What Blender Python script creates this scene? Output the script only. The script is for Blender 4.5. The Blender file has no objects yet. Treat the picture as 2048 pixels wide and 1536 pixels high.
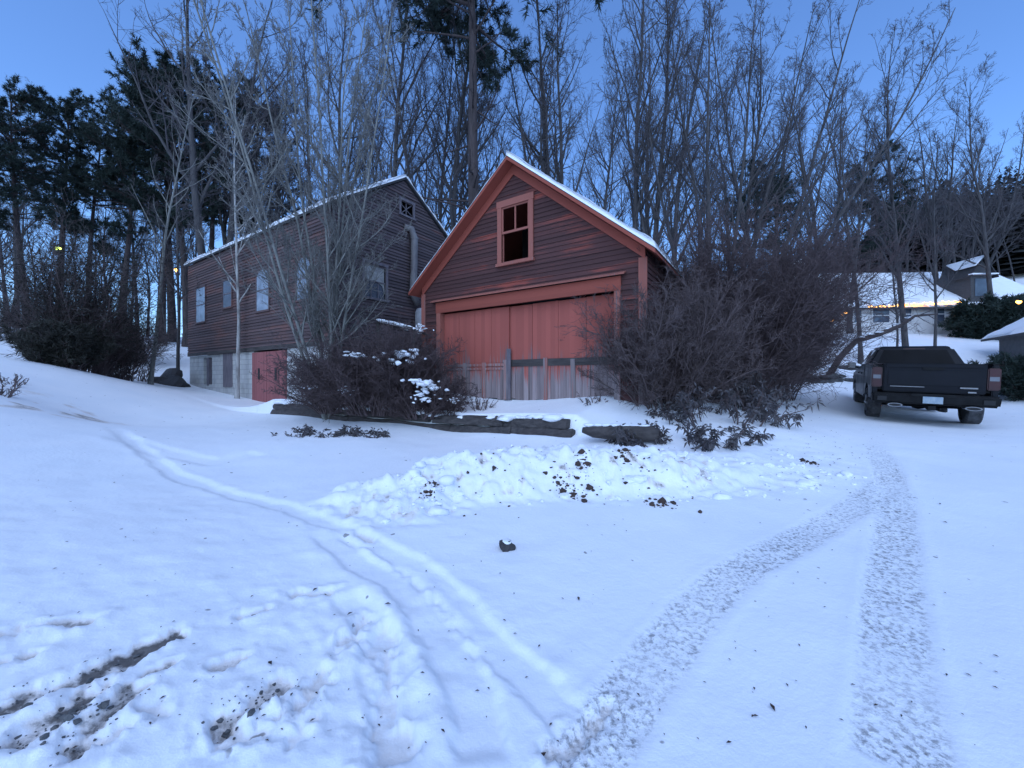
import bpy, bmesh, math, random
import numpy as np
from mathutils import Vector, Matrix
PI = math.pi
sc = bpy.context.scene
C = sc.collection
RNG = np.random.default_rng(11)

# ------------------------------------------------------------------ camera, world, sun, exposure
F, CX, HY, EYE = 785.0, 1024.0, 758.0, 1.5          # focal length (px of a 2048 wide frame), centre, horizon row, eye height
cam = bpy.data.objects.new('camera', bpy.data.cameras.new('camera'))
C.objects.link(cam)
cam.location = (0, 0, EYE)
cam.rotation_euler = (PI/2, 0, 0)
cam.data.sensor_width = 36.0
cam.data.lens = 36.0*F/2048
cam.data.shift_y = -10/2048
cam.data.clip_start = 0.05
cam.data.clip_end = 1500
sc.camera = cam

SUN_EL, SUN_ROT = math.radians(48.0), math.radians(190)
w = bpy.data.worlds.new('World'); sc.world = w; w.use_nodes = True
nt = w.node_tree; nt.nodes.clear()
sky = nt.nodes.new('ShaderNodeTexSky'); sky.sky_type = 'NISHITA'; sky.sun_disc = False
sky.sun_elevation = SUN_EL; sky.sun_rotation = SUN_ROT
sky.air_density = 1.0; sky.dust_density = 0.9; sky.ozone_density = 4.0
mul = nt.nodes.new('ShaderNodeMix'); mul.data_type = 'RGBA'; mul.blend_type = 'MULTIPLY'
mul.inputs['Factor'].default_value = 1.0
mul.inputs['B'].default_value = (0.90, 1.18, 1.54, 1)
bg = nt.nodes.new('ShaderNodeBackground'); bg.inputs['Strength'].default_value = 0.10
wo = nt.nodes.new('ShaderNodeOutputWorld')
nt.links.new(sky.outputs[0], mul.inputs['A']); nt.links.new(mul.outputs['Result'], bg.inputs['Color'])
nt.links.new(bg.outputs[0], wo.inputs['Surface'])

sun = bpy.data.objects.new('sun', bpy.data.lights.new('sun', 'SUN')); C.objects.link(sun)
sun.data.energy = 0.44; sun.data.angle = math.radians(110); sun.data.color = (0.94, 0.96, 0.80)
sun.rotation_euler = (PI/2-SUN_EL, 0, PI-SUN_ROT)     # very soft light of the evening sky behind the camera

sc.view_settings.view_transform = 'Standard'; sc.view_settings.look = 'None'
sc.view_settings.exposure = 0.9; sc.view_settings.gamma = 1.0
sc.cycles.max_bounces = 5; sc.cycles.diffuse_bounces = 3; sc.cycles.glossy_bounces = 2
sc.cycles.use_denoising = True

# ------------------------------------------------------------------ helpers
def tag(o, label=None, cat=None, group=None, kind=None):
    if label: o['label'] = label
    if cat: o['category'] = cat
    if group: o['group'] = group
    if kind: o['kind'] = kind
    return o
def empty(name, loc=(0, 0, 0), rz=0.0, label=None, cat=None, group=None):
    o = bpy.data.objects.new(name, None); C.objects.link(o); o.empty_display_size = 0.2
    o.location = loc; o.rotation_euler = (0, 0, rz)
    return tag(o, label, cat, group)
def link(name, me, m=None, parent=None):
    o = bpy.data.objects.new(name, me); C.objects.link(o)
    if m:
        if not me.materials: me.materials.append(m)
        elif me.materials[0] != m: o.material_slots[0].link = 'OBJECT'; o.material_slots[0].material = m
    if parent: o.parent = parent
    return o
def arrays(name, V, polys, smooth=False):
    """V (n,3); polys: list of (m,k) int arrays"""
    me = bpy.data.meshes.new(name)
    V = np.ascontiguousarray(V, dtype=np.float32)
    me.vertices.add(len(V)); me.vertices.foreach_set('co', V.ravel())
    idx = np.concatenate([p.ravel() for p in polys]).astype(np.int32)
    tot = np.concatenate([np.full(len(p), p.shape[1]) for p in polys]).astype(np.int32)
    st = np.concatenate([[0], np.cumsum(tot)[:-1]]).astype(np.int32)
    me.loops.add(len(idx)); me.loops.foreach_set('vertex_index', idx)
    me.polygons.add(len(tot)); me.polygons.foreach_set('loop_start', st); me.polygons.foreach_set('loop_total', tot)
    if smooth: me.polygons.foreach_set('use_smooth', np.ones(len(tot), dtype=bool))
    me.update(calc_edges=True); me.validate()
    return me
class MB:
    """collects shapes for one mesh"""
    def __init__(s): s.v = []; s.f = []
    def poly(s, pts):
        n = len(s.v); s.v += [tuple(p) for p in pts]; s.f.append(tuple(range(n, n+len(pts))))
    def hexa(s, b, t):
        n = len(s.v); s.v += [tuple(p) for p in b]+[tuple(p) for p in t]
        s.f += [(n+3, n+2, n+1, n), (n+4, n+5, n+6, n+7)]
        for i in range(4):
            j = (i+1) % 4; s.f.append((n+i, n+j, n+4+j, n+4+i))
    def box(s, x0, x1, y0, y1, z0, z1):
        s.hexa([(x0, y0, z0), (x1, y0, z0), (x1, y1, z0), (x0, y1, z0)], [(x0, y0, z1), (x1, y0, z1), (x1, y1, z1), (x0, y1, z1)])
    def prism(s, pts, off):
        """planar polygon pts extruded by vector off"""
        n = len(pts); k = len(s.v); off = Vector(off)
        s.v += [tuple(p) for p in pts]+[tuple(Vector(p)+off) for p in pts]
        s.f += [tuple(range(k+n-1, k-1, -1)), tuple(range(k+n, k+2*n))]
        for i in range(n):
            j = (i+1) % n; s.f.append((k+i, k+j, k+n+j, k+n+i))
    def tube(s, pts, rad, n=8, cap=True):
        pts = [Vector(p) for p in pts]; k = len(s.v)
        if not hasattr(rad, '__len__'): rad = [rad]*len(pts)
        ref = Vector((0, 0, 1)) if abs((pts[-1]-pts[0]).normalized().z) < .9 else Vector((1, 0, 0))
        for i, p in enumerate(pts):
            t = (pts[min(i+1, len(pts)-1)]-pts[max(i-1, 0)]).normalized()
            a = t.cross(ref).normalized(); b = t.cross(a)
            for q in range(n):
                an = 2*PI*q/n; s.v.append(tuple(p+(a*math.cos(an)+b*math.sin(an))*rad[i]))
        for i in range(len(pts)-1):
            for q in range(n):
                r = (q+1) % n; s.f.append((k+i*n+q, k+i*n+r, k+(i+1)*n+r, k+(i+1)*n+q))
        if cap:
            s.f.append(tuple(range(k+n-1, k-1, -1))); e = k+(len(pts)-1)*n; s.f.append(tuple(range(e, e+n)))
    def blob(s, c, r, seed=0, amp=.25, sub=2, flat=1.0):
        bm = bmesh.new(); bmesh.ops.create_icosphere(bm, subdivisions=sub, radius=1.0)
        rg = np.random.default_rng(seed); d = rg.normal(size=(6, 3)); ph = rg.uniform(0, 6, 6)
        k = len(s.v)
        rr = r if hasattr(r, '__len__') else (r, r, r*flat)
        for v in bm.verts:
            n = v.co.normalized(); f = 1+amp*sum(math.sin(2.2*(n.x*d[i][0]+n.y*d[i][1]+n.z*d[i][2])+ph[i]) for i in range(6))/3
            s.v.append((c[0]+n.x*rr[0]*f, c[1]+n.y*rr[1]*f, c[2]+n.z*rr[2]*f))
        for f in bm.faces: s.f.append(tuple(k+v.index for v in f.verts))
        bm.free()
    def build(s, name, m=None, parent=None, smooth=False, bevel=0.0, seg=2):
        me = bpy.data.meshes.new(name); me.from_pydata(s.v, [], s.f)
        bm = bmesh.new(); bm.from_mesh(me)
        bmesh.ops.recalc_face_normals(bm, faces=bm.faces)
        if bevel:
            ed = [e for e in bm.edges if len(e.link_faces) == 2 and e.calc_face_angle(0) > .4]
            bmesh.ops.bevel(bm, geom=ed, offset=bevel, segments=seg, affect='EDGES', clamp_overlap=True)
        bm.to_mesh(me); bm.free()
        if smooth: me.polygons.foreach_set('use_smooth', np.ones(len(me.polygons), dtype=bool))
        return link(name, me, m, parent)
def px(x, y, Y):
    """world point seen at pixel x, y at depth Y"""
    return Vector(((x-CX)/F*Y, Y, EYE+(HY-y)/F*Y))

# value noise ---------------------------------------------------------------
def _hash(i, j, s):
    n = (i*374761393+j*668265263+s*1274126177) & 0x7fffffff
    n = ((n ^ (n >> 13))*1274126177) & 0x7fffffff
    return ((n ^ (n >> 16)) & 0xffff)/32767.5-1
def vnoise(x, y, s=0):
    i = np.floor(x).astype(np.int64); j = np.floor(y).astype(np.int64)
    u = x-i; v = y-j; u = u*u*(3-2*u); v = v*v*(3-2*v)
    return (_hash(i, j, s)*(1-u)+_hash(i+1, j, s)*u)*(1-v)+(_hash(i, j+1, s)*(1-u)+_hash(i+1, j+1, s)*u)*v
def fbm(x, y, s=0, o=4):
    t = 0; a = 1.0; n = 0
    for k in range(o):
        t = t+a*vnoise(x*2**k+17*k, y*2**k-9*k, s+k); n += a; a *= .5
    return t/n
def sst(a, b, x):
    t = np.clip((x-a)/(b-a), 0, 1); return t*t*(3-2*t)

# ------------------------------------------------------------------ materials
def material(name):
    m = bpy.data.materials.new(name); m.use_nodes = True
    n = m.node_tree.nodes; n.clear()
    b = n.new('ShaderNodeBsdfPrincipled'); o = n.new('ShaderNodeOutputMaterial')
    m.node_tree.links.new(b.outputs[0], o.inputs[0])
    return m, m.node_tree, b
def col(c): return (c[0], c[1], c[2], 1)
def nnoise(t, scale, stretch=(1, 1, 1), detail=5, rough=.6, coord='Object'):
    tc = t.nodes.new('ShaderNodeTexCoord'); mp = t.nodes.new('ShaderNodeMapping'); mp.inputs['Scale'].default_value = stretch
    no = t.nodes.new('ShaderNodeTexNoise'); no.inputs['Scale'].default_value = scale; no.inputs['Detail'].default_value = detail
    no.inputs['Roughness'].default_value = rough
    t.links.new(tc.outputs[coord], mp.inputs[0]); t.links.new(mp.outputs[0], no.inputs[0])
    return no.outputs[0]
def ramp(t, fac, stops):
    r = t.nodes.new('ShaderNodeValToRGB'); e = r.color_ramp.elements
    while len(e) < len(stops): e.new(.5)
    for i, (p, c) in enumerate(stops): e[i].position = p; e[i].color = col(c)
    t.links.new(fac, r.inputs[0]); return r.outputs[0]
def mix(t, fac, a, b, mode='MIX'):
    x = t.nodes.new('ShaderNodeMix'); x.data_type = 'RGBA'; x.blend_type = mode
    for s, v in (('Factor', fac), ('A', a), ('B', b)):
        if hasattr(v, 'links'): t.links.new(v, x.inputs[s])
        elif s == 'Factor': x.inputs[s].default_value = v
        else: x.inputs[s].default_value = col(v)
    return x.outputs['Result']
def math_(t, op, a, b=0.0, c=None):
    x = t.nodes.new('ShaderNodeMath'); x.operation = op
    for i, v in enumerate((a, b, c)):
        if v is None: continue
        if hasattr(v, 'links'): t.links.new(v, x.inputs[i])
        else: x.inputs[i].default_value = v
    return x.outputs[0]
def sep(t, coord='Object'):
    tc = t.nodes.new('ShaderNodeTexCoord'); s = t.nodes.new('ShaderNodeSeparateXYZ'); t.links.new(tc.outputs[coord], s.inputs[0])
    return s.outputs
def bump(t, b, h, strength=.5, dist=.02):
    x = t.nodes.new('ShaderNodeBump'); x.inputs['Strength'].default_value = strength; x.inputs['Distance'].default_value = dist
    t.links.new(h, x.inputs['Height']); t.links.new(x.outputs[0], b.inputs['Normal'])
def simple(name, c1, c2=None, scale=6, stretch=(1, 1, 1), rough=.8, bumps=0, metal=0, dist=.02):
    m, t, b = material(name); b.inputs['Roughness'].default_value = rough; b.inputs['Metallic'].default_value = metal
    if c2 is None: c2 = tuple(x*.75 for x in c1)
    n = nnoise(t, scale, stretch)
    t.links.new(ramp(t, n, [(.32, c1), (.68, c2)]), b.inputs['Base Color'])
    if bumps: bump(t, b, n, bumps, dist)
    return m
def emis(name, c, s):
    m, t, b = material(name); b.inputs['Base Color'].default_value = col(c)
    b.inputs['Emission Color'].default_value = col(c); b.inputs['Emission Strength'].default_value = s
    return m
def wood_paint(name, bare1, bare2, paint, amount, axis='x', board=.125, patches=None, wear=None):
    """old boards: bare grain showing through a coat of paint; amount is the share still painted; wear = (axis, from, to): less paint towards 'to'"""
    m, t, b = material(name); b.inputs['Roughness'].default_value = .85
    st = (.25, .25, 9) if axis == 'x' else (9, 9, .25)
    grain = nnoise(t, 3.0, st, 8, .7)
    big = nnoise(t, .9, (.55, .55, 1.6) if axis == 'x' else (1.6, 1.6, .5), 4, .6)
    s = sep(t)
    bid = math_(t, 'FLOOR', math_(t, 'DIVIDE', s[2] if axis == 'x' else math_(t, 'ADD', s[0], s[1]), board))
    wn = t.nodes.new('ShaderNodeTexWhiteNoise'); wn.noise_dimensions = '1D'; t.links.new(bid, wn.inputs['W'])
    base = ramp(t, grain, [(.3, bare1), (.7, bare2)])
    base = mix(t, .45, base, mix(t, wn.outputs[0], tuple(x*.6 for x in bare1), tuple(min(1, x*1.25) for x in bare2)))
    f = math_(t, 'ADD', math_(t, 'MULTIPLY', grain, .55 if axis == 'x' else .95), math_(t, 'MULTIPLY', big, .75 if axis == 'x' else .35))
    f = math_(t, 'ADD', f, math_(t, 'MULTIPLY', wn.outputs[0], .16))
    if wear:
        mr = t.nodes.new('ShaderNodeMapRange'); t.links.new(s['xyz'.index(wear[0])], mr.inputs[0])
        mr.inputs[1].default_value = wear[1]; mr.inputs[2].default_value = wear[2]; mr.inputs[3].default_value = 0; mr.inputs[4].default_value = wear[3]
        f = math_(t, 'SUBTRACT', f, mr.outputs[0])
    thr = 1.05-amount
    mr = t.nodes.new('ShaderNodeMapRange'); t.links.new(f, mr.inputs[0]); mr.inputs[1].default_value = thr-.06; mr.inputs[2].default_value = thr+.06
    pc = mix(t, wn.outputs[0], tuple(x*.82 for x in paint), paint)
    t.links.new(mix(t, mr.outputs[0], base, pc), b.inputs['Base Color'])
    bump(t, b, grain, .35, .01)
    return m

MSNOW = simple('snow_cover', (.88, .89, .91), (.82, .84, .88), 3, rough=.7, bumps=.4, dist=.03)
RED = (.62, .12, .07)
MSIDE = wood_paint('garage_siding', (.052, .020, .019), (.105, .038, .034), (.29, .060, .040), .22, 'x', .115)
MDOOR = wood_paint('garage_door_boards', (.15, .11, .11), (.38, .30, .295), (.40, .098, .072), .74, 'z', .13, wear=('z', 2.0, 0.0, .66))
MSTILE = wood_paint('bare_stile_wood', (.14, .11, .11), (.42, .35, .34), (.34, .11, .085), .30, 'z', .5)
MTRIM = wood_paint('red_trim', (.11, .050, .042), (.20, .095, .08), (.32, .072, .046), .84, 'x', .5)
MPALE = wood_paint('pale_worn_trim', (.15, .12, .12), (.40, .32, .32), (.34, .11, .08), .50, 'z', .5, wear=('z', 2.6, 0.0, .30))
MBARN = wood_paint('barn_clapboard', (.062, .040, .043), (.145, .092, .088), (.17, .08, .068), .27, 'x', .115)
MBARNG = wood_paint('barn_gable_clapboard', (.055, .042, .048), (.13, .092, .095), (.17, .08, .07), .18, 'x', .115)
MBDOOR = wood_paint('barn_door_boards', (.20, .095, .095), (.30, .14, .14), (.31, .10, .098), .85, 'z', .16)
MBLOCK = None
MROOF = simple('old_roof', (.03, .028, .03), (.055, .05, .052), 8, bumps=.4)
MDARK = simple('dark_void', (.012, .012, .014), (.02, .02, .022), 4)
MPIPE = simple('grey_stovepipe', (.22, .21, .21), (.12, .10, .10), 3, (1, 1, .5), .55, .2)
MFRAME = simple('grey_window_wood', (0.182, 0.154, 0.168), (0.098, 0.084, 0.098), 8, (1, 1, .3), bumps=.3)
MTIMBER = simple('rotten_timber', (0.029, 0.023, 0.022), (0.078, 0.065, 0.06), 5, (.4, 3, 3), bumps=.8, dist=.03)
MSTONE = simple('field_stone', (.04, .04, .04), (.13, .13, .13), 5, bumps=.8, dist=.03)
def bark(name, a, b_, sc_=9): return simple(name, a, b_, sc_, (1, 1, .22), .9, .9, dist=.025)
MBARK = bark('grey_bark', (.034, .031, .033), (.085, .078, .078))
MBARKD = bark('pine_bark', (0.029, 0.022, 0.022), (0.078, 0.057, 0.055))
MBARKL = bark('pale_bark', (.115, .112, .105), (.25, .245, .22), 14)
MBIRCH = bark('birch_bark', (0.476, 0.462, 0.434), (0.182, 0.168, 0.161), 7)
MTWIG = simple('grey_twigs', (0.053, 0.045, 0.05), (0.09, 0.078, 0.083), 2)
MTWIGL = simple('pale_twigs', (.12, .115, .11), (.20, .19, .175), 3)
MTWIGP = simple('purple_twigs', (.064, .041, .042), (.105, .072, .072), 3)
MTWIGB = simple('brown_twigs', (.075, .050, .050), (.13, .095, .092), 3)
MNEED = simple('pine_needles', (.010, .022, .018), (.022, .038, .028), 1.2, rough=.7)
MNEEDB = simple('dark_hedge_needles', (.016, .016, .012), (.036, .034, .024), 1.5, rough=.8)
MLEAF = simple('drooping_leaves', (0.045, 0.038, 0.045), (0.098, 0.087, 0.087), 3, rough=.6)
MDEAD = simple('dead_leaves', (.075, .042, .03), (.03, .02, .016), 12)
MWHITE = simple('white_clapboard', (0.66, 0.636, 0.624), (0.54, 0.528, 0.528), 5, (1, 1, 6), bumps=.2)
MGLASS = None

# ------------------------------------------------------------------ buildings' frame
ER, EB = Vector((.831, -.557, 0)).normalized(), Vector((.557, .831, 0)).normalized()
RZ = math.atan2(ER.y, ER.x)
GO = Vector((2.30, 8.70, 1.05))          # garage: foot of the right door jamb
BO = Vector((-5.81, 12.63, .50))         # barn: near corner
def on_face(O, x, y, d=0.0):
    """pixel on the front (local y = d) -> local (x, z)"""
    o = Vector((O.x, O.y, 0))+EB*d; u = (x-CX)/F
    t = (u*o.y-o.x)/(ER.x-u*ER.y)
    Y = o.y+t*ER.y
    return t, EYE+(HY-y)/F*Y-O.z
def on_side(O, x, y, d=0.0):
    """pixel on the right gable (local x = d) -> local (y, z)"""
    o = Vector((O.x, O.y, 0))+ER*d; u = (x-CX)/F
    s = (u*o.y-o.x)/(EB.x-u*EB.y)
    Y = o.y+s*EB.y
    return s, EYE+(HY-y)/F*Y-O.z

# ------------------------------------------------------------------ ground
def gp(x, y, Y): p = px(x, y, Y); return (p.x, p.y, p.z)
CTRL = np.array([(0, 0, 0), (0, 2.1, .04), (0, 4, .13), (-2.5, 0, .12), (3, 0, .05), (3, 3, .12), (6, 6, .3), (10.1, 9.8, .457), (9, 6.5, .38),
    (8, 8, .42), (11.5, 9, .5), (12.5, 12.7, .55), (13.5, 13.6, .62), (10.8, 11.5, .52),
    (10.2, 14.6, 1.3), (12.5, 16, 1.4), (15.5, 17.5, 1.5), gp(1650, 735, 17.5), gp(1750, 690, 20.5), gp(1850, 668, 25), gp(1960, 665, 25), gp(2040, 660, 25),
    (17, 14, 1.05), (20, 17, 1.8), (15, 9, .7), (24, 12, 1.5),
    (2.3, 8.7, 1.03), (-2.1, 11.65, 1.03), (3.2, 8.2, .95), (-3.2, 12.4, 1.0), (7.8, 15.8, 1.3), (2.2, 19.6, 1.4), (6, 11, 1.0), (8, 13, 1.15),
    (4.2, 7.0, .62), (6, 9, .72),
    (-7.2, 11.9, .46), (-4.5, 10.6, .34), (-1.44, 9.4, .24), (1.17, 7.5, .40), (2.5, 6.5, .43),
    (-8.9, 14.6, .52), (-5.6, 13.4, .8), (-12.5, 16.8, .85), (-16.2, 19.5, 1.25), (-18, 24, 2.6), gp(320, 700, 25), (-9, 24, 2), (-2.5, 18, 1.5),
    gp(100, 730, 12), gp(20, 800, 8), gp(0, 705, 18), gp(380, 950, 5.2), gp(0, 900, 5), gp(0, 1100, 2.8), gp(500, 850, 9.4), gp(700, 880, 7.5), gp(600, 940, 5.6), gp(230, 850, 9.5),
    (0, 28, 2.2), (10, 27, 3), (0, 42, 4.5), (-12, 38, 4.5), (20, 42, 7.5), (-32, 45, 6), (40, 42, 10), (60, 60, 17), (88, 66, 26), (50, 80, 19), (0, 95, 9), (-60, 85, 9), (-40, 20, 5),
    (0, -10, -.3), (-10, -8, .35), (10, -10, 0), (60, -40, 2), (-60, -40, 3), (0, -80, 0), (45, 10, 3), (150, 100, 30), (-150, 80, 14), (0, 200, 20)], float)
def _phi(r2): return np.where(r2 > 1e-9, .5*r2*np.log(np.maximum(r2, 1e-9)), 0)
_n = len(CTRL); _A = np.zeros((_n+3, _n+3))
_d2 = ((CTRL[:, None, :2]-CTRL[None, :, :2])**2).sum(-1)
_A[:_n, :_n] = _phi(_d2)+np.eye(_n)*.6
_A[:_n, _n] = 1; _A[:_n, _n+1:] = CTRL[:, :2]; _A[_n, :_n] = 1; _A[_n+1:, :_n] = CTRL[:, :2].T
_W = np.linalg.solve(_A, np.concatenate([CTRL[:, 2], np.zeros(3)]))
def tps(x, y):
    z = _W[_n]+_W[_n+1]*x+_W[_n+2]*y
    for i in range(_n): z = z+_W[i]*_phi((x-CTRL[i, 0])**2+(y-CTRL[i, 1])**2)
    return z
def pl_dist(x, y, pts):
    """distance to polyline, signed side (+ left of travel), parameter 0..1 (by vertex)"""
    best = np.full(np.shape(x), 1e9); sd = np.zeros(np.shape(x)); par = np.zeros(np.shape(x)); n = len(pts)-1
    for i in range(n):
        ax, ay = pts[i][:2]; bx, by = pts[i+1][:2]; dx, dy = bx-ax, by-ay; L2 = dx*dx+dy*dy
        t = np.clip(((x-ax)*dx+(y-ay)*dy)/L2, 0, 1)
        d = np.hypot(x-ax-t*dx, y-ay-t*dy); c = dx*(y-ay)-dy*(x-ax)
        m = d < best; best = np.where(m, d, best); sd = np.where(m, np.sign(c), sd); par = np.where(m, (i+t)/n, par)
    return best, sd, par
WALL = [(-7.3, 12.1), (-4.5, 10.75), (-1.44, 9.5), (1.17, 7.6), (1.7, 7.2)]
BANK = [(-1.25, 4.55), (-.8, 5.0), (.4, 5.25), (1.7, 5.2), (2.9, 5.35), (4.3, 5.6)]
BANKH = [.16, .38, .43, .34, .10, .0]
def macro(x, y):
    x = np.asarray(x, float); y = np.asarray(y, float)
    z = tps(x, y)
    d, s, p = pl_dist(x, y, WALL)
    h = np.interp(p, [0, .25, .5, .75, 1], [.45, .42, .40, .36, .0])
    up = sst(-.06, .10, d*s)*np.exp(-np.maximum(d*s, 0)/1.3)
    z = z+h*up*sst(1.0, .93, p)*(s > 0)
    d, s, p = pl_dist(x, y, BANK)
    h = np.interp(p, np.linspace(0, 1, 6), BANKH)
    wd = np.where(s > 0, 1.0, .85)
    z = z+h*(1-sst(.08, 1.0, d/wd))
    return z
def gz(x, y): return float(macro(np.array([x]), np.array([y]))[0])
def ghit(x, y):
    """ground point under pixel"""
    u, v = (x-CX)/F, (HY-y)/F
    Y = np.geomspace(1.0, 60, 700); g = macro(u*Y, Y); r = EYE+v*Y
    k = np.argmax(r < g) if (r < g).any() else len(Y)-1
    return u*Y[k], Y[k]
def path(pts): return [ghit(*p) for p in pts]
RUTS = [path(p) for p in (
    [(1190, 1500), (1120, 1420), (1010, 1310), (930, 1220), (880, 1160), (800, 1110), (700, 1060), (560, 1010), (440, 980), (350, 950), (280, 895), (215, 850)],
    [(975, 1536), (950, 1380), (880, 1260), (800, 1165), (720, 1120), (640, 1060)],
    [(800, 1536), (775, 1400), (760, 1290), (730, 1230), (690, 1180)],
    [(560, 1420), (640, 1330), (700, 1270), (740, 1220)],
    [(520, 905), (430, 925), (330, 905), (230, 870)])]
RUTW = [.12, .13, .14, .10, .22]; RUTD = [.028, .034, .028, .012, .022]
TREAD = [path(p) for p in (
    [(1130, 1560), (1200, 1480), (1290, 1350), (1400, 1215), (1500, 1130), (1600, 1075), (1700, 1020), (1780, 965), (1790, 900)],
    [(1800, 1560), (1795, 1420), (1785, 1250), (1790, 1100), (1795, 1000), (1770, 930), (1745, 870)])]
def detail(x, y):
    """small relief and the two wear masks of the snow"""
    z = .028*fbm(x*.7, y*.7, 3)+.006*fbm(x*3.0, y*3.0, 8)
    near = sst(30, 8, np.hypot(x, y))
    tread = np.zeros_like(z); dirt = np.zeros_like(z)
    for r, wd, dp in zip(RUTS, RUTW, RUTD):
        d, s, p = pl_dist(x, y, r)
        d = d+.05*fbm(x*3, y*3, 5)+.025*fbm(x*12, y*12, 6)
        ends = sst(0, .06, p)*sst(1, .94, p)
        z -= dp*(1-sst(wd*.55, wd, d))*ends
        z += dp*(.10 if r is RUTS[0] else .28)*np.exp(-((d-wd*1.3)/(wd*.30))**2)*ends*np.maximum(.5+1.3*fbm(x*2.3, y*2.3, 9), 0)
    for r in TREAD:
        d, s, p = pl_dist(x, y, r)
        d = d+.02*fbm(x*7, y*7, 15)
        m = (1-sst(.115, .165, d))*sst(0, .03, p)*sst(1, .8, p)*np.clip(.9+.8*fbm(x*2.6, y*2.6, 17, 3), .4, 1.0)
        tread = np.maximum(tread, m)
        z -= .012*m; z += .017*m*np.abs(fbm(x*30, y*30, 21, 3))
        z += .003*np.exp(-((d-.185)/.03)**2)
    # ploughed bank lumps
    d, s, p = pl_dist(x, y, BANK)
    m = sst(1.1, .5, d)*(1-.75*sst(.62, .95, p))
    b1 = np.abs(fbm(x*4.2, y*4.2, 31, 3)); b2 = np.abs(fbm(x*11, y*11, 37, 3))
    b3 = np.abs(fbm(x*23, y*23, 39, 2)); b4 = np.floor(4*fbm(x*2.4+.4*fbm(x*5, y*5, 33), y*2.4, 34, 2))/4; z += m*(.15*(b1-.2)+.05*(b2-.2)+.018*(b3-.2)+.05*b4)
    dirt = np.maximum(dirt, .8*m*sst(.38, .72, fbm(x*8, y*8, 41, 4)*.9+.22*(s < 0)))
    # side ridge left of the bank
    d, s, p = pl_dist(x, y, SPUR)
    z += .09*np.exp(-(d/.16)**2)*(.7+.5*fbm(x*6, y*6, 44)); 
    # churned snow, scraped gravel near the lower left
    m = sst(2.3, .9, np.hypot((x+1.75)*.75, (y-1.55)*1.15))
    z += m*.012*fbm(x*8, y*8, 53, 4)
    for pts, wd, amt in STREAK:
        d, s, p = pl_dist(x, y, pts)
        d = d+wd*(1.1*fbm(x*7, y*7, 51, 3)+.9*fbm(x*24, y*24, 55, 3))
        q = (1-sst(wd*.25, wd, d))*amt; dirt = np.maximum(dirt, q*sst(-.8, -.05, fbm(x*9, y*9, 52, 4)))
        z -= .030*(1-sst(wd*.3, wd*1.2, d)); z += .013*np.exp(-((d-wd*1.5)/(wd*.6))**2)*np.maximum(.4+1.4*fbm(x*11, y*11, 54, 3), 0); z += .012*np.abs(fbm(x*30, y*30, 56, 2))*(1-sst(wd, wd*2.5, d))
    m2 = sst(1.2, .3, np.hypot((x+1.0)*1.1, (y-2.0)*.9)); z += m2*.016*fbm(x*9, y*9, 57, 3)
    m3 = sst(3.2, 1.2, np.hypot((x+3.4)*.6, y-2.6)); z += m3*.010*fbm(x*5, y*8, 58, 4)
    # verge of dead grass at the far left, and the driveway scuffs
    m = sst(2.4, .8, np.hypot(x+10.6, (y-8.4)*1.1)); dirt = np.maximum(dirt, .8*m*sst(.0, .4, fbm(x*2.5, y*2.5, 61)))
    return z*near, tread, dirt
STREAK = [(path([(-60, 1450), (60, 1400), (200, 1338), (350, 1270)]), .055, 1.1), (path([(40, 1480), (110, 1440), (175, 1395)]), .06, 1.05), (path([(150, 1500), (200, 1440), (260, 1385)]), .06, .85),
    (path([(455, 1440), (520, 1400), (560, 1370)]), .055, .75), (path([(440, 1330), (490, 1305)]), .04, .7), (path([(0, 1275), (70, 1255), (170, 1245)]), .05, .75), (path([(0, 1330), (60, 1315)]), .05, .7), (path([(290, 1350), (340, 1330)]), .04, .9),
    (path([(590, 1180), (660, 1180)]), .05, .45), (path([(600, 1420), (640, 1350), (720, 1235)]), .06, .42), (path([(220, 1470), (280, 1440)]), .08, .42), (path([(470, 1480), (600, 1440)]), .08, .40), (path([(790, 1500), (775, 1330), (755, 1260)]), .07, .34), (path([(1130, 1500), (1210, 1420)]), .06, .40), (path([(490, 1225), (530, 1215)]), .04, .5), (path([(715, 1060), (745, 1080)]), .04, .4)]
SPUR = path([(690, 985), (770, 970), (840, 940)])
th = np.radians(np.concatenate([np.linspace(-180, -72, 30)[:-1], np.linspace(-72, 72, 500), np.linspace(72, 180, 30)[1:-1]]))
rr = np.geomspace(.5, 420, 900)
TH, RR = np.meshgrid(th, rr); GX = np.sin(TH)*RR; GY = np.cos(TH)*RR-.6
zz = macro(GX, GY); dz, trd, drt = detail(GX, GY)
V = np.stack([GX, GY, zz+dz], -1).reshape(-1, 3)
nr, na = TH.shape
i = np.arange(nr-1)[:, None]*na; j = np.arange(na)[None, :]; j2 = (j+1) % na
Q = np.stack([i+j, i+na+j, i+na+j2, i+j2], -1).reshape(-1, 4)[:, ::-1]
V = np.vstack([V, [[0, -.6, gz(0, -.6)]]])
T0 = np.stack([np.arange(na), (np.arange(na)+1) % na, np.full(na, len(V)-1)], -1)[:, ::-1]
me = arrays('snow_ground', V, [Q, T0], True)
for nm, a in (('tread', trd), ('dirt', drt)):
    at = me.attributes.new(nm, 'FLOAT', 'POINT'); at.data.foreach_set('value', np.append(a.ravel(), 0).astype(np.float32))
m, t, b = material('trodden_snow'); b.inputs['Roughness'].default_value = .75
def attr(t, n): a = t.nodes.new('ShaderNodeAttribute'); a.attribute_name = n; return a.outputs['Fac']
fine = nnoise(t, 22, detail=6, rough=.7); coarse = nnoise(t, 1.1, detail=3)
fle = nnoise(t, 34, detail=4, rough=.65)
sn = ramp(t, coarse, [(.3, (.84, .86, .89)), (.7, (.90, .905, .92))])
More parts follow.
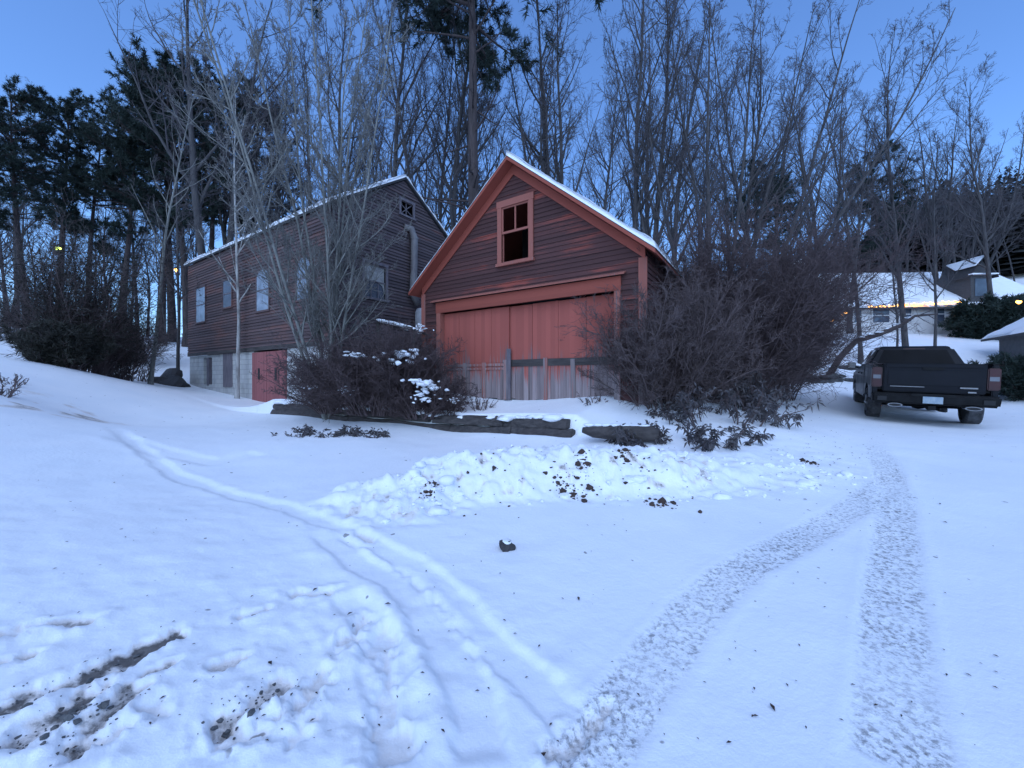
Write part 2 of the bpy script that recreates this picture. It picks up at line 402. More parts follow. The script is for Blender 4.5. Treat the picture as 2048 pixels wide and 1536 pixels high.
g = t.nodes.new('ShaderNodeMapRange'); t.links.new(fle, g.inputs[0]); g.inputs[1].default_value = .47; g.inputs[2].default_value = .63
sn = mix(t, math_(t, 'MULTIPLY', math_(t, 'MULTIPLY', g.outputs[0], attr(t, 'tread')), .8), sn, (.19, .19, .20))
dn = t.nodes.new('ShaderNodeMapRange'); dn.inputs[1].default_value = .55; dn.inputs[2].default_value = .95
t.links.new(math_(t, 'ADD', attr(t, 'dirt'), math_(t, 'MULTIPLY', math_(t, 'SUBTRACT', fine, .5), 1.2)), dn.inputs[0])
tn = t.nodes.new('ShaderNodeMapRange'); tn.inputs[1].default_value = .12; tn.inputs[2].default_value = .5
t.links.new(math_(t, 'ADD', attr(t, 'dirt'), math_(t, 'MULTIPLY', math_(t, 'SUBTRACT', fine, .5), .5)), tn.inputs[0])
sn = mix(t, math_(t, 'MULTIPLY', tn.outputs[0], .65), sn, (.66, .57, .50))
sn = mix(t, math_(t, 'MULTIPLY', dn.outputs[0], .9), sn, ramp(t, fle, [(.3, (.022, .019, .018)), (.62, (.085, .072, .062)), (.75, (.4, .4, .41))]))
# scattered specks of bark and grit
sp = nnoise(t, 9, detail=2, rough=.5); sg = t.nodes.new('ShaderNodeMapRange'); t.links.new(sp, sg.inputs[0]); sg.inputs[1].default_value = .735; sg.inputs[2].default_value = .76
sn = mix(t, math_(t, 'MULTIPLY', sg.outputs[0], .7), sn, (.12, .10, .09))
t.links.new(sn, b.inputs['Base Color'])
bump(t, b, math_(t, 'ADD', fine, math_(t, 'MULTIPLY', fle, math_(t, 'MULTIPLY', attr(t, 'tread'), 2.0))), .35, .02)
tag(link('snow_ground', me, m), 'snow covered yard, drive and rising hillside', 'ground', kind='structure')

# ------------------------------------------------------------------ walls of boards
def boards(mb, x0, x1, z0, z1, P, lim=None, holes=(), step=.115, lip=.018):
    """clapboard rows between x0..x1, z0..z1; lim(z) -> (xa, xb); holes (xa, xb, za, zb); P maps (x, out, z) to a point"""
    z = z0
    while z < z1-1e-4:
        zt = min(z+step, z1)
        cuts = [h for h in holes if h[2] < (z+zt)/2 < h[3]]
        sp = [(x0, x1)]
        for h in cuts:
            n = []
            for a, b_ in sp:
                if h[0] > a: n.append((a, min(b_, h[0])))
                if h[1] < b_: n.append((max(a, h[1]), b_))
            sp = [q for q in n if q[1]-q[0] > .001]
        for a, b_ in sp:
            ab, bb, att, bt = a, b_, a, b_
            if lim:
                l0, l1 = lim(z), lim(zt)
                ab, bb = max(a, l0[0]), min(b_, l0[1]); att, bt = max(a, l1[0]), min(b_, l1[1])
                if bb-ab < .01: continue
                if bt < att: att = bt = (att+bt)/2
            sag = lip*random.uniform(.8, 1.3)
            mb.poly([P(ab, sag, z), P(bb, sag, z), P(bt, 0, zt), P(att, 0, zt)])
            mb.poly([P(ab, 0, z), P(bb, 0, z), P(bb, sag, z), P(ab, sag, z)])
        z = zt
random.seed(4)

# ------------------------------------------------------------------ garage
gar = empty('garage', GO, RZ, 'weathered red gabled garage with wide plank sliding doors and snow on its roof', 'garage')
gc, hw, dep = -2.70, 3.36, 9.0
SL = .828; pk = 5.98; ev = pk-hw*SL            # wall line under the roof
xl, xr = gc-hw, gc+hw
def glim(z):
    if z <= ev: return xl, xr
    h = (pk-z)/SL; return gc-h, gc+h
wa = on_face(GO, 997, 410); wb = on_face(GO, 1068, 535)
WX0, WX1, WZ0, WZ1 = wa[0], wb[0], 3.42, 5.12
hole = (WX0+.12, WX1-.12, WZ0+.10, WZ1-.14)
DX0, DX1, DZ = -5.30, 0.0, 2.42
mb = MB()
boards(mb, xl, xr, -.25, pk, lambda x, o, z: (x, -o, z), glim, [hole, (DX0, DX1, -.3, DZ)])
boards(mb, 0, dep, -.25, ev, lambda x, o, z: (xr+o, x, z))
boards(mb, 0, dep, -.25, ev, lambda x, o, z: (xl-o, dep-x, z))
mb.poly([(xl, dep, -.25), (xl, dep, ev), (gc, dep, pk), (xr, dep, ev), (xr, dep, -.25)])
mb.build('wall', MSIDE, gar)
# roof: two slabs, overhanging
oh, of = .27, .32; th_ = .07
def slab(mb, x_e, lift, t0, y0, y1, trim=0):
    """one roof slope from the ridge to the eave at side x_e (+-1)"""
    e = gc+x_e*(hw+oh-trim)
    z = lambda x: pk-abs(x-gc)*SL+lift
    mb.hexa([(gc, y0, z(gc)), (e, y0, z(e)), (e, y1, z(e)), (gc, y1, z(gc))], [(gc, y0, z(gc)+t0), (e, y0, z(e)+t0), (e, y1, z(e)+t0), (gc, y1, z(gc)+t0)])
mb = MB()
for s in (-1, 1): slab(mb, s, .03, th_, -of, dep+.3)
mb.build('roof', MTRIM, gar)
mb = MB()
for s in (-1, 1): slab(mb, s, .03+th_+.002, .02, -of-.03, dep+.3, -.02)
mb.build('roofing', MROOF, gar)
# snow blanket with soft uneven edge
def snow_slope(name, parent, P, L, W, th, seed, nu=60, nv=26, edge=.1, holes=0.0, e0=.0):
    """blanket over a slope; P(a, b, h): a along 0..L, b down 0..W, h up"""
    a, b_ = np.meshgrid(np.linspace(0, 1, nu), np.linspace(0, 1, nv), indexing='ij')
    A = a*L; B = b_*W
    n = fbm(A*1.3, B*1.3, seed); n2 = fbm(A*5, B*5, seed+3)
    rim = np.minimum(np.minimum(A, L-A), np.minimum(B, W-B))
    h = th*(.85+.5*n+.15*n2)*(e0+(1-e0)*sst(-.01, edge, rim))*(1-holes*sst(.05, .3, n2+.3*n))
    top = np.array([P(A[p, q]+.03*n2[p, q]*(0 < p < nu-1), B[p, q]+.05*n[p, q]*(q == nv-1), max(h[p, q], .004)) for p in range(nu) for q in range(nv)])
    bot = np.array([P(A[p, q], B[p, q], .002) for p in range(nu) for q in range(nv)])
    k = nu*nv; ii = np.arange(nu-1)[:, None]*nv+np.arange(nv-1)[None, :]
    qd = np.stack([ii, ii+1, ii+nv+1, ii+nv], -1).reshape(-1, 4)
    rimi = np.concatenate([np.arange(nv), np.arange(1, nu)*nv+nv-1, (nu-1)*nv+np.arange(nv-2, -1, -1), np.arange(nu-2, 0, -1)*nv])
    rn = np.roll(rimi, -1); sk = np.stack([rimi, rn, rn+k, rimi+k], -1)
    return link(name, arrays(name, np.vstack([top, bot]), [qd, qd[:, ::-1]+k, sk], True), MSNOW, parent)
sn_l = math.hypot(1, SL)
for s in (-1, 1):
    snow_slope('roof_snow', gar, lambda a, b_, h, s=s: (gc+s*(b_/sn_l-.02), -of-.02+a, pk+.135-(b_/sn_l)*SL+h*1.2), dep+.6, (hw+oh+.0)*sn_l, .15 if s > 0 else .05, 5+s, 70, 34, .12, 0, .75)
# rake soffit is the slab's red underside; frieze boards and barge boards
for s in (-1, 1):
    mb = MB(); e = gc+s*(hw+oh); z = lambda x: pk-abs(x-gc)*SL+.02
    mb.prism([(gc, -of-.028, z(gc)+.09), (e, -of-.028, z(e)+.09), (e, -of-.028, z(e)+.0), (gc, -of-.028, z(gc)-.0)], (0, .026, 0))
    mb.build('barge_board', MTRIM, gar)
    mb = MB(); e2 = gc+s*(hw-.01)
    mb.prism([(gc+s*.0, -.05, z(gc)-.0), (e2, -.05, z(e2)), (e2, -.05, z(e2)-.23), (gc, -.05, z(gc)-.25)], (0, .027, 0))
    mb.build('frieze_board', MTRIM, gar)
mb = MB(); mb.box(xr-.15, xr+.03, -.045, -.019, -.2, ev-.16); mb.build('corner_board', MPALE, gar)
mb = MB(); mb.box(xl-.03, xl+.13, -.045, -.019, -.2, ev-.16); mb.build('corner_board', MPALE, gar)
# door surround
mb = MB(); mb.box(DX0-.16, DX1+.13, -.065, -.02, DZ-.02, DZ+.29); mb.build('door_header', MTRIM, gar)
mb = MB(); mb.prism([(DX0-.30, -.16, DZ+.295), (DX1+.24, -.16, DZ+.295), (DX1+.24, -.02, DZ+.36), (DX0-.30, -.02, DZ+.36)], (0, 0, .03)); mb.build('drip_board', MPALE, gar)
for a, b_ in ((DX0-.14, DX0+.02), (DX1-.02, DX1+.12)):
    mb = MB(); mb.box(a, b_, -.06, .12, -.2, DZ-.022); mb.build('door_jamb', MPALE, gar)
# two sliding leaves of vertical boards
def leaf(x0, x1, y, nb, stiles, zr, rm):
    o = MB()
    for n_, za, zb in ((4, .90, DZ-.035), (nb, -.12, .897)):
        wd = (x1-x0)/n_
        for k in range(n_):
            a = x0+k*wd; d = random.uniform(-.005, .005)
            o.box(a+.005, a+wd-.005, y+d, y+.035+d, za+(random.uniform(0, .06) if za < 0 else 0), zb-random.uniform(0, .012)*(za > 0))
    d = o.build('sliding_door', MDOOR, gar)
    r = MB()
    for za, zb in zr: r.box(x0+.01, x1-.01, y-.022, y-.006, za, zb)
    r.build('rail', rm, d)
    for sx in stiles:
        r = MB(); r.box(sx-.06, sx+.06, y-.036, y-.024, -.1, .90+random.uniform(0, .10)); r.build('stile', MSTILE, d)
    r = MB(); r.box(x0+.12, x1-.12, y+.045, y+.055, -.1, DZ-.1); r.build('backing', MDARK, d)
leaf(DX0+.03, -2.93, .10, 12, (-4.45, -3.75, -3.03), [(.70, .76), (.80, .87)], MSTILE)
leaf(-2.98, DX1-.03, .16, 14, (-1.85, -1.1), [(.78, .96)], MTIMBER)
mb = MB(); mb.box(-2.99, -2.86, .06, .085, -.1, 1.25); mb.build('edge_post', MFRAME, gar)
# gable window: worn frame, upper sash with two panes, open black lower half
wn = MB()
wn.box(WX0, WX0+.13, -.062, -.02, WZ0+.08, WZ1-.15); wn.box(WX1-.13, WX1, -.062, -.02, WZ0+.08, WZ1-.15)
wn.box(WX0-.02, WX1+.02, -.068, -.02, WZ1-.15, WZ1+.02); wn.box(WX0-.03, WX1+.03, -.10, -.02, WZ0, WZ0+.08)
wf = wn.build('window', MPALE, gar)
sash = MB(); zm = (WZ0+WZ1)/2+.03
sash.box(WX0+.13, WX1-.13, -.03, 0.0, zm-.03, zm+.03); sash.box(WX0+.13, WX0+.17, -.03, 0, zm+.03, WZ1-.19); sash.box(WX1-.17, WX1-.13, -.03, 0, zm+.03, WZ1-.19)
sash.box(WX0+.13, WX1-.13, -.03, 0, WZ1-.19, WZ1-.15); sash.box((WX0+WX1)/2-.018, (WX0+WX1)/2+.018, -.03, 0, zm+.03, WZ1-.19)
sash.box(WX0+.13, WX0+.16, .01, .04, WZ0+.08, zm-.03); sash.box(WX1-.16, WX1-.13, .01, .04, WZ0+.08, zm-.03)
sash.build('sash', MPALE, wf)
mb = MB(); mb.box(xl+.1, xr-.1, 1.6, 1.65, -.1, 2.6); mb.box(gc-.95, gc+.95, 1.9, 1.95, 2.6, 5.15); mb.build('dark_backdrop', MDARK, gar)  # dark sheets added behind doors and gable window to keep the inside black

# ------------------------------------------------------------------ barn
barn = empty('barn', BO, RZ, 'old brown clapboard barn with white block basement and small red double doors', 'barn')
BL, BW, BZ0, BEV, BPK = 12.4, 5.94, 2.27, 6.62, 8.62
def face_rect(x0, y0, x1, y1):
    a = on_face(BO, x0, y0); c = on_face(BO, x1, y1); return a[0], c[0], c[1], a[1]
def crop(x, y): return 320+x/2.9533, 330+y/2.9533
def side_rect(x0, y0, x1, y1):
    a = on_side(BO, *crop(x0, y0)); c = on_side(BO, *crop(x1, y1)); return a[0], c[0], min(a[1], c[1]), max(a[1], c[1])
attic = side_rect(1420, 205, 1490, 318); low = side_rect(1205, 570, 1330, 800); rnd = side_rect(1068, 485, 1125, 540)
mb = MB()
boards(mb, -BL, 0, BZ0, BEV, lambda x, o, z: (x, -o, z), step=.12, lip=.032)
boards(mb, 0, BW, BZ0, BEV, lambda x, o, z: (-BL-o, BW-x, z), step=.12)
boards(mb, 0, BL, BZ0, BEV, lambda x, o, z: (-x, BW+o, z), step=.12)
mb.build('wall', MBARN, barn)
mb = MB()
def blim(z):
    if z <= BEV: return 0, BW
    h = (BPK-z)/(BPK-BEV)*BW/2; return BW/2-h, BW/2+h
boards(mb, 0, BW, BZ0-.6, BPK, lambda x, o, z: (o, x, z), blim, [attic, low], step=.12, lip=.034)
mb.build('gable_wall', MBARNG, barn)
mb = MB(); mb.poly([(-BL, 0, BEV), (-BL, BW, BEV), (-BL, BW/2, BPK)]); mb.build('gable_end', MBARN, barn)
mb = MB(); mb.box(-BL, -.02, -.035, -.0, BZ0-.16, BZ0-.004); mb.build('sill_beam', MTIMBER, barn)
# basement of painted blocks
m, t, b = material('painted_block'); b.inputs['Roughness'].default_value = .85
br = t.nodes.new('ShaderNodeTexBrick'); tc = t.nodes.new('ShaderNodeTexCoord'); mp = t.nodes.new('ShaderNodeMapping'); mp.inputs['Rotation'].default_value = (PI/2, 0, 0)
t.links.new(tc.outputs['Object'], mp.inputs[0]); t.links.new(mp.outputs[0], br.inputs[0]); br.inputs['Scale'].default_value = 1.0
br.inputs['Brick Width'].default_value = .4; br.inputs['Row Height'].default_value = .2; br.inputs['Mortar Size'].default_value = .012
br.inputs['Color1'].default_value = col((.50, .49, .46)); br.inputs['Color2'].default_value = col((.43, .42, .41)); br.inputs['Mortar'].default_value = col((.32, .31, .30))
st = nnoise(t, 1.4, (1, 1, .6)); mk = t.nodes.new('ShaderNodeMapRange'); t.links.new(st, mk.inputs[0]); mk.inputs[1].default_value = .55; mk.inputs[2].default_value = .75
t.links.new(mix(t, math_(t, 'MULTIPLY', mk.outputs[0], .6), br.outputs[0], (.13, .115, .105)), b.inputs['Base Color']); bump(t, b, br.outputs['Fac'], -.3, .01)
MBLOCK = m
dL, _ = on_face(BO, 504, 800); dM, _ = on_face(BO, 533, 800); dR, _ = on_face(BO, 571, 800)
oL = face_rect(404, 716, 421, 769)
mb = MB(); y0 = .06
for a, c in ((-BL, oL[0]), (oL[1], dL)): mb.box(a, c, y0, y0+.3, -.6, BZ0-.16)
mb.box(oL[0], oL[1], y0, y0+.3, -.6, oL[2])
mb.box(oL[0], oL[1], y0, y0+.3, oL[3], BZ0-.16)
mb.build('basement_wall', MBLOCK, barn)
mb = MB(); mb.box(dR, 0, y0, y0+.3, -.6, BZ0-.16); mb.build('basement_wall', MBLOCK, barn)
mb = MB(); mb.box(-.3, -.003, y0+.303, BW, -.6, BZ0-.6); mb.build('basement_wall', MBLOCK, barn)
mb = MB(); mb.box(-BL, -BL+.3, y0+.303, BW, -.6, BZ0-.16); mb.build('basement_wall', MBLOCK, barn)
mb = MB(); mb.box(oL[0], oL[1], y0+.2, y0+.24, oL[2], oL[3]); mb.build('basement_opening', MDARK, barn)
mb = MB(); xm = (oL[0]*.45+oL[1]*.55); mb.box(xm-.12, xm+.12, y0-.02, y0+.12, oL[2]-.05, oL[3]-.02); mb.build('broken_board', MFRAME, barn)
gp_ = face_rect(444, 700, 462, 770)
mb = MB(); mb.box(gp_[0], gp_[1], y0-.03, y0-.002, gp_[2]-.1, gp_[3]); mb.build('grey_panel', MFRAME, barn)
for a, c in ((dL, dM-.012), (dM+.012, dR)):
    mb = MB(); n = 6; wd = (c-a)/n
    for k in range(n): mb.box(a+k*wd+.003, a+(k+1)*wd-.003, .0, .05, .0, BZ0-.22)
    d = mb.build('basement_door', MBDOOR, barn)
    cxx = (a+c)/2; mb = MB(); mb.box(cxx-.07, cxx+.07, -.014, -.004, .98, 1.42); mb.build('slot', MDARK, d)
# windows of the long side
def pane_mat(name, a, b_): return simple(name, a, b_, 2.2, rough=.25)
MPANE = pane_mat('clouded_pane', (0.33, 0.375, 0.435), (0.18, 0.21, 0.255))
MPANEB = pane_mat('boarded_pane', (.09, .08, .10), (.06, .055, .07))
def arched(mb, x0, x1, z0, z1, y0, y1, r):
    pts = [(x0, y0, z0), (x1, y0, z0)]
    xc, hw_ = (x0+x1)/2, (x1-x0)/2
    for k in range(9):
        an = PI*k/8; pts.append((xc+hw_*math.cos(an), y0, z1-r+r*math.sin(an)))
    mb.prism(pts, (0, y1-y0, 0))
def side_window(rc, pane, arch=0.0):
    x0, x1, z0, z1 = rc
    f = MB()
    f.box(x0-.07, x0, -.055, -.005, z0, z1-arch*.9); f.box(x1, x1+.07, -.055, -.005, z0, z1-arch*.9); f.box(x0-.09, x1+.09, -.075, -.005, z0-.07, z0)
    if not arch: f.box(x0-.07, x1+.07, -.06, -.005, z1, z1+.08)
    w_ = f.build('window', MBARN, barn)
    p = MB(); arched(p, x0, x1, z0, z1, -.04, -.026, arch) if arch else p.box(x0, x1, -.04, -.026, z0, z1)
    p.build('pane', pane, w_)
    q = MB(); q.box(x0, x1, -.05, -.042, (z0+z1)/2-.025, (z0+z1)/2+.025); q.build('meeting_rail', MFRAME, w_)
def cr(a, b_, c, d): p = crop(a, b_); q = crop(c, d); return face_rect(p[0], p[1], q[0], q[1])
side_window(cr(220, 735, 272, 922), MPANE)
side_window(cr(378, 690, 428, 835), MPANEB)
side_window(cr(577, 630, 648, 852), MPANE, .30)
side_window(cr(815, 560, 893, 785), MPANE, .38)
# gable: attic opening with boards across, curtained window, round hole
def sbox(mb, y0, y1, x0, x1, z0, z1): mb.box(x0, x1, y0, y1, z0, z1)
def surround(rc, tname='window'):
    a, c, z0, z1 = rc; f = MB()
    sbox(f, a-.09, a, .01, .06, z0, z1); sbox(f, c, c+.09, .01, .06, z0, z1); sbox(f, a-.1, c+.1, .01, .066, z1, z1+.09); sbox(f, a-.12, c+.12, .01, .10, z0-.07, z0)
    return f.build(tname, MFRAME, barn)
s = surround(attic); f = MB(); a, c, z0, z1 = attic
f.tube([(-.01, a, z0), (-.01, c, z1)], .02, 5); f.tube([(-.03, c, z0+.1), (-.03, a, z1-.1)], .018, 5); f.tube([(-.02, (a+c)/2, z0), (-.02, (a+c)/2, z1)], .02, 5); f.build('broken_bar', MFRAME, s)
s = surround(low); a, c, z0, z1 = low
f = MB(); sbox(f, a, c, -.06, -.05, z0, z1); f.build('pane', simple('window_dark_glass', (.05, .06, .08), (.09, .10, .13), 3, rough=.1), s)
f = MB(); zc = z0+(z1-z0)*.46
f.prism([(-.035, a+.03, z1), (-.035, c-.03, z1), (-.035, c-.03, z0+.25), (-.035, c-.12, zc-.05), (-.035, (a+c)/2, zc+.1), (-.035, a+.14, zc-.02), (-.035, a+.03, z0+.7)], (.012, 0, 0)); f.build('curtain', simple('yellowed_curtain', (.36, .35, .32), (.24, .23, .23), 6), s)
f = MB()
for k in (1, 2): yy = a+(c-a)*k/3; sbox(f, yy-.012, yy+.012, -.02, .0, z0, zc)
sbox(f, a, c, -.02, .005, (z0+z1)/2-.02, (z0+z1)/2+.02); f.build('muntin', MFRAME, s)
f = MB(); yc, zc = (rnd[0]+rnd[1])/2, (rnd[2]+rnd[3])/2
f.tube([(.02, yc, zc), (.04, yc, zc)], .24, 14); f.build('flue_hole', MDARK, barn)
r2 = side_rect(1135, 610, 1180, 665); f = MB(); sbox(f, r2[0], r2[1], .02, .035, r2[2], r2[3]); f.build('gap_board', MDARK, barn)
# roof
mb = MB(); e = .12; zr = BPK+.03
sl = (BPK-BEV)/(BW/2)
for s, y in ((-1, -.10), (1, BW+.25)):
    ze = BPK+.03-abs(y-BW/2)*sl
    mb.hexa([(-BL-.2, BW/2, zr), (e, BW/2, zr), (e, y, ze), (-BL-.2, y, ze)], [(-BL-.2, BW/2, zr+.08), (e, BW/2, zr+.08), (e, y, ze+.08), (-BL-.2, y, ze+.08)])
mb.build('roof', MROOF, barn)
for s in (-1, 1):
    W_ = (BW/2+(.12 if s < 0 else .27)); q = math.hypot(1, sl)
    snow_slope('roof_snow', barn, lambda a, b_, h, s=s: (-BL-.2+a, BW/2+s*b_/q, zr+.085-(b_/q)*sl+h*1.1), BL+.2+e+.015, W_*q, .15, 21+s, 110, 34, .09, .8, .75)
# stove pipe on the gable
pp = [on_side(BO, *crop(x, y)) for x, y in ((1440, 365), (1475, 385), (1480, 440), (1478, 600), (1470, 760), (1500, 830))]
pts = [(.02, pp[0][0], pp[0][1])]+[(.22, s, z) for s, z in pp[1:]]
k = len(pts)
MB.tube(mb := MB(), [pts[0], (.15, pts[1][1]-.05, pts[1][2]), pts[2], pts[3], pts[4], pts[5]], [.11, .13, .14, .135, .135, .13], 12); mb.build('stovepipe', MPIPE, barn, True)
for i_ in (2, 4):
    mb = MB(); p = Vector(pts[i_]); mb.tube([p-Vector((0, 0, .04)), p+Vector((0, 0, .04))], .152, 12); mb.build('pipe_collar', MPIPE, barn)
sp_ = on_side(BO, *crop(1520, 880)); mb = MB(); mb.tube([(.22, sp_[0], sp_[1]-.55), (.22, sp_[0], sp_[1]+.05), (.22, sp_[0]-.02, sp_[1]+.2)], [.24, .24, .15], 12); mb.build('pipe_base', simple('galvanised', (0.45, 0.45, 0.465), (0.33, 0.33, 0.345), 4, rough=.5), barn)
# lean-to roof with broken snow between barn and garage
P0 = px(745, 640, 11.6); 
lt = empty('lean_to_roof', (P0.x, P0.y, gz(P0.x, P0.y)), RZ+.25, 'low plank lean-to roof with snow strips, wedged between barn and garage', 'lean-to')
hz = P0.z-lt.location.z
mb = MB()
for k in range(5): mb.hexa([(0, k*.2, hz-.03*k), (1.45, k*.2, hz-.32-.03*k), (1.45, k*.2+.18, hz-.32-.03*k), (0, k*.2+.18, hz-.03*k)], [(0, k*.2, hz+.03-.03*k), (1.45, k*.2, hz-.29-.03*k), (1.45, k*.2+.18, hz-.29-.03*k), (0, k*.2+.18, hz+.03-.03*k)])
mb.build('planks', MTIMBER, lt)
mb = MB(); mb.box(.05, .15, .1, .2, -.2, hz-.04); mb.box(1.3, 1.4, .1, .2, -.2, hz-.35); mb.build('post', MTIMBER, lt)
mb = MB()
for k in range(9): mb.blob((random.uniform(.1, 1.4), random.uniform(0, .9), 0), (random.uniform(.12, .3), random.uniform(.06, .12), .05), k)
mb.v = [(x, y, z+hz+.03-.22*x-.15*y) for x, y, z in mb.v]
mb.build('snow', MSNOW, lt, True)

# lamp on the barn's far corner
cl = BO-ER*BL; lp = px(353, 540, cl.y-.3)
la = empty('corner_lamp', lp, RZ, 'small amber lamp glowing at the far corner of the barn', 'lamp')
mb = MB(); mb.blob((0, 0, 0), .09, 1, .05); mb.build('bulb', emis('amber_bulb', (1, .50, .10), 6), la, True)
mb = MB(); mb.tube([(0, 0, .05), (.12, .1, .14), (.32, .2, .12)], .018, 6); mb.tube([(0, 0, .06), (0, 0, .13)], [.12, .03], 10); mb.build('bracket', MDARK, la)
mb = MB(); mb.blob((.13, -.05, -.02), .035, 2, .05); mb.build('side_bulb', emis('amber_bulb_small', (1, .5, .15), 6), la, True)

# ------------------------------------------------------------------ timbers and logs
wl = empty('timber_wall', (WALL[0][0], WALL[0][1], gz(-7.3, 12.0)), 0, 'rotting timber retaining wall below the red garage, sunk in snow', 'retaining wall')
O = wl.location
def beam(a, b_, z0, h, wd, seed):
    a = Vector((a[0], a[1], 0)); b_ = Vector((b_[0], b_[1], 0)); d = (b_-a).normalized(); n = Vector((-d.y, d.x, 0))
    rg = random.Random(seed); K = 7; rings = []
    mb = MB()
    for k in range(K):
        p = a.lerp(b_, k/(K-1)); q = [rg.uniform(-.03, .03) for _ in range(6)]
        z = z0[0]+(z0[1]-z0[0])*k/(K-1)
        rings.append([p-n*(wd/2+q[0])+Vector((0, 0, z)), p+n*wd/2+Vector((0, 0, z)), p+n*wd/2+Vector((0, 0, z+h+q[2])), p-n*(wd/2-.05+q[3])+Vector((0, 0, z+h+q[4])), p-n*(wd/2+q[5])+Vector((0, 0, z+h*.5))])
    for r in rings: mb.v += [tuple(v-O) for v in r]
    for k in range(K-1):
        for q in range(5): mb.f.append((k*5+q, k*5+(q+1) % 5, k*5+5+(q+1) % 5, k*5+5+q))
    mb.f += [(4, 3, 2, 1, 0), tuple(range((K-1)*5, K*5))]
    mb.build('timber', MTIMBER, wl, bevel=.012)
def on_wall(f):
    f *= len(WALL)-1; k = min(int(f), len(WALL)-2); f -= k; return (WALL[k][0]+(WALL[k+1][0]-WALL[k][0])*f, WALL[k][1]+(WALL[k+1][1]-WALL[k][1])*f-.10)
for k, (f0, f1, r) in enumerate(((0, .26, 0), (.26, .5, 0), (.5, .64, 0), (.63, .755, 0), (.0, .2, 1), (.2, .45, 1), (.46, .62, 1), (.61, .74, 1))):
    a, b_ = on_wall(f0), on_wall(f1); ga = [tps(np.array([p[0]]), np.array([p[1]-.15]))[0] for p in (a, b_)]
    sft = .04*r
    beam((a[0]+sft, a[1]+sft), (b_[0]+sft, b_[1]+sft), (ga[0]-.05+r*.2, ga[1]-.05+r*.2), .19, .2, k)
mb = MB(); rg = random.Random(3)
for k in range(46):
    f = rg.uniform(.02, .74); p = on_wall(f); z = tps(np.array([p[0]]), np.array([p[1]-.15]))[0]+.34
    r = rg.uniform(.05, .17); mb.blob((p[0]-O.x, p[1]-O.y+rg.uniform(.0, .12), z-O.z), (r*1.4, r*.8, r*.38), k, .45)
mb.build('snow', MSNOW, wl, True)
a_, b_ = px(1165, 862, 7.0), px(1318, 868, 6.5)
lg = empty('fallen_log', a_, 0, 'dark log half sunk in snow beside the end of the timber wall', 'log')
mb = MB(); d = b_-a_
mb.tube([d*f+Vector((0, 0, z)) for f, z in ((0, .02), (.15, -.01), (.4, 0), (.7, -.01), (.93, 0), (1, 0))], [.05, .10, .13, .14, .13, .08], 10)
mb.build('trunk', MTIMBER, lg, True)
mb = MB()
for k in range(7): p = d*(.1+.12*k); mb.blob((p.x, p.y+.03, p.z+.11), (.10, .08, .035), k)
mb.build('snow', MSNOW, lg, True)

# ------------------------------------------------------------------ trees: branch growth
def unit(a): return a/np.maximum(np.linalg.norm(a, axis=-1, keepdims=True), 1e-9)
def tubes(P, R, S):
    N, K, _ = P.shape
    T = np.empty_like(P); T[:, 1:-1] = P[:, 2:]-P[:, :-2]; T[:, 0] = P[:, 1]-P[:, 0]; T[:, -1] = P[:, -1]-P[:, -2]; T = unit(T)
    D = unit(P[:, -1]-P[:, 0]); ref = np.eye(3)[np.argmin(np.abs(D), axis=1)][:, None, :]
    A = unit(np.cross(T, np.broadcast_to(ref, T.shape))); B = np.cross(T, A)
    an = np.arange(S)*2*PI/S
    V = P[:, :, None, :]+R[:, :, None, None]*(A[:, :, None, :]*np.cos(an)[None, None, :, None]+B[:, :, None, :]*np.sin(an)[None, None, :, None])
    base = (np.arange(N)*K*S)[:, None, None]+(np.arange(K-1)*S)[None, :, None]; q = np.arange(S)[None, None, :]; q2 = (q+1) % S
    F_ = np.stack([base+q, base+q2, base+S+q2, base+S+q], -1).reshape(-1, 4)
    return V.reshape(-1, 3), F_
def join(parts):
    V, F_, k = [], [], 0
    for v, f in parts: V.append(v); F_.append(f+k); k += len(v)
    return np.vstack(V), np.vstack(F_)
def walk(rng, p0, d0, L, K, wander, up, r0, r1, pw=1.0):
    N = len(p0); P = np.empty((N, K, 3)); P[:, 0] = p0; d = unit(d0); st = (L/(K-1))[:, None]
    for k in range(1, K):
        d = unit(d+rng.normal(size=(N, 3))*wander+np.array([0, 0, up])); P[:, k] = P[:, k-1]+d*st
    f = (np.linspace(0, 1, K)[None, :])**pw
    return P, r0[:, None]*(1-f)+r1[:, None]*f
def sprout(rng, P, R, n, t0, t1, ang, lf, K, wander, up, rf, rmin, drop=.55, maxl=None):
    N, KP, _ = P.shape; id_ = np.repeat(np.arange(N), n)
    t = t0+(t1-t0)*((np.tile(np.arange(n), N)+rng.uniform(0, 1, N*n))/n)
    x = t*(KP-1); k = np.minimum(x.astype(int), KP-2); f = (x-k)[:, None]
    pos = P[id_, k]*(1-f)+P[id_, k+1]*f; T = unit(P[id_, k+1]-P[id_, k]); rp = R[id_, k]*(1-f[:, 0])+R[id_, k+1]*f[:, 0]
    L0 = np.linalg.norm(np.diff(P, axis=1), axis=-1).sum(1)[id_]
    pr = unit(np.cross(T, rng.normal(size=T.shape))); a = np.radians(rng.normal(ang[0], ang[1], len(t)))[:, None]
    d = T*np.cos(a)+pr*np.sin(a)
    L = L0*lf*(1.05-drop*t)*rng.uniform(.55, 1.2, len(t))
    if maxl: L = np.minimum(L, maxl)
    r0 = np.maximum(np.minimum(rp*rf, L*.022+.002), rmin); r1 = np.full(len(t), rmin)*.8
    return walk(rng, pos, d, L, K, wander, up, r0, r1)
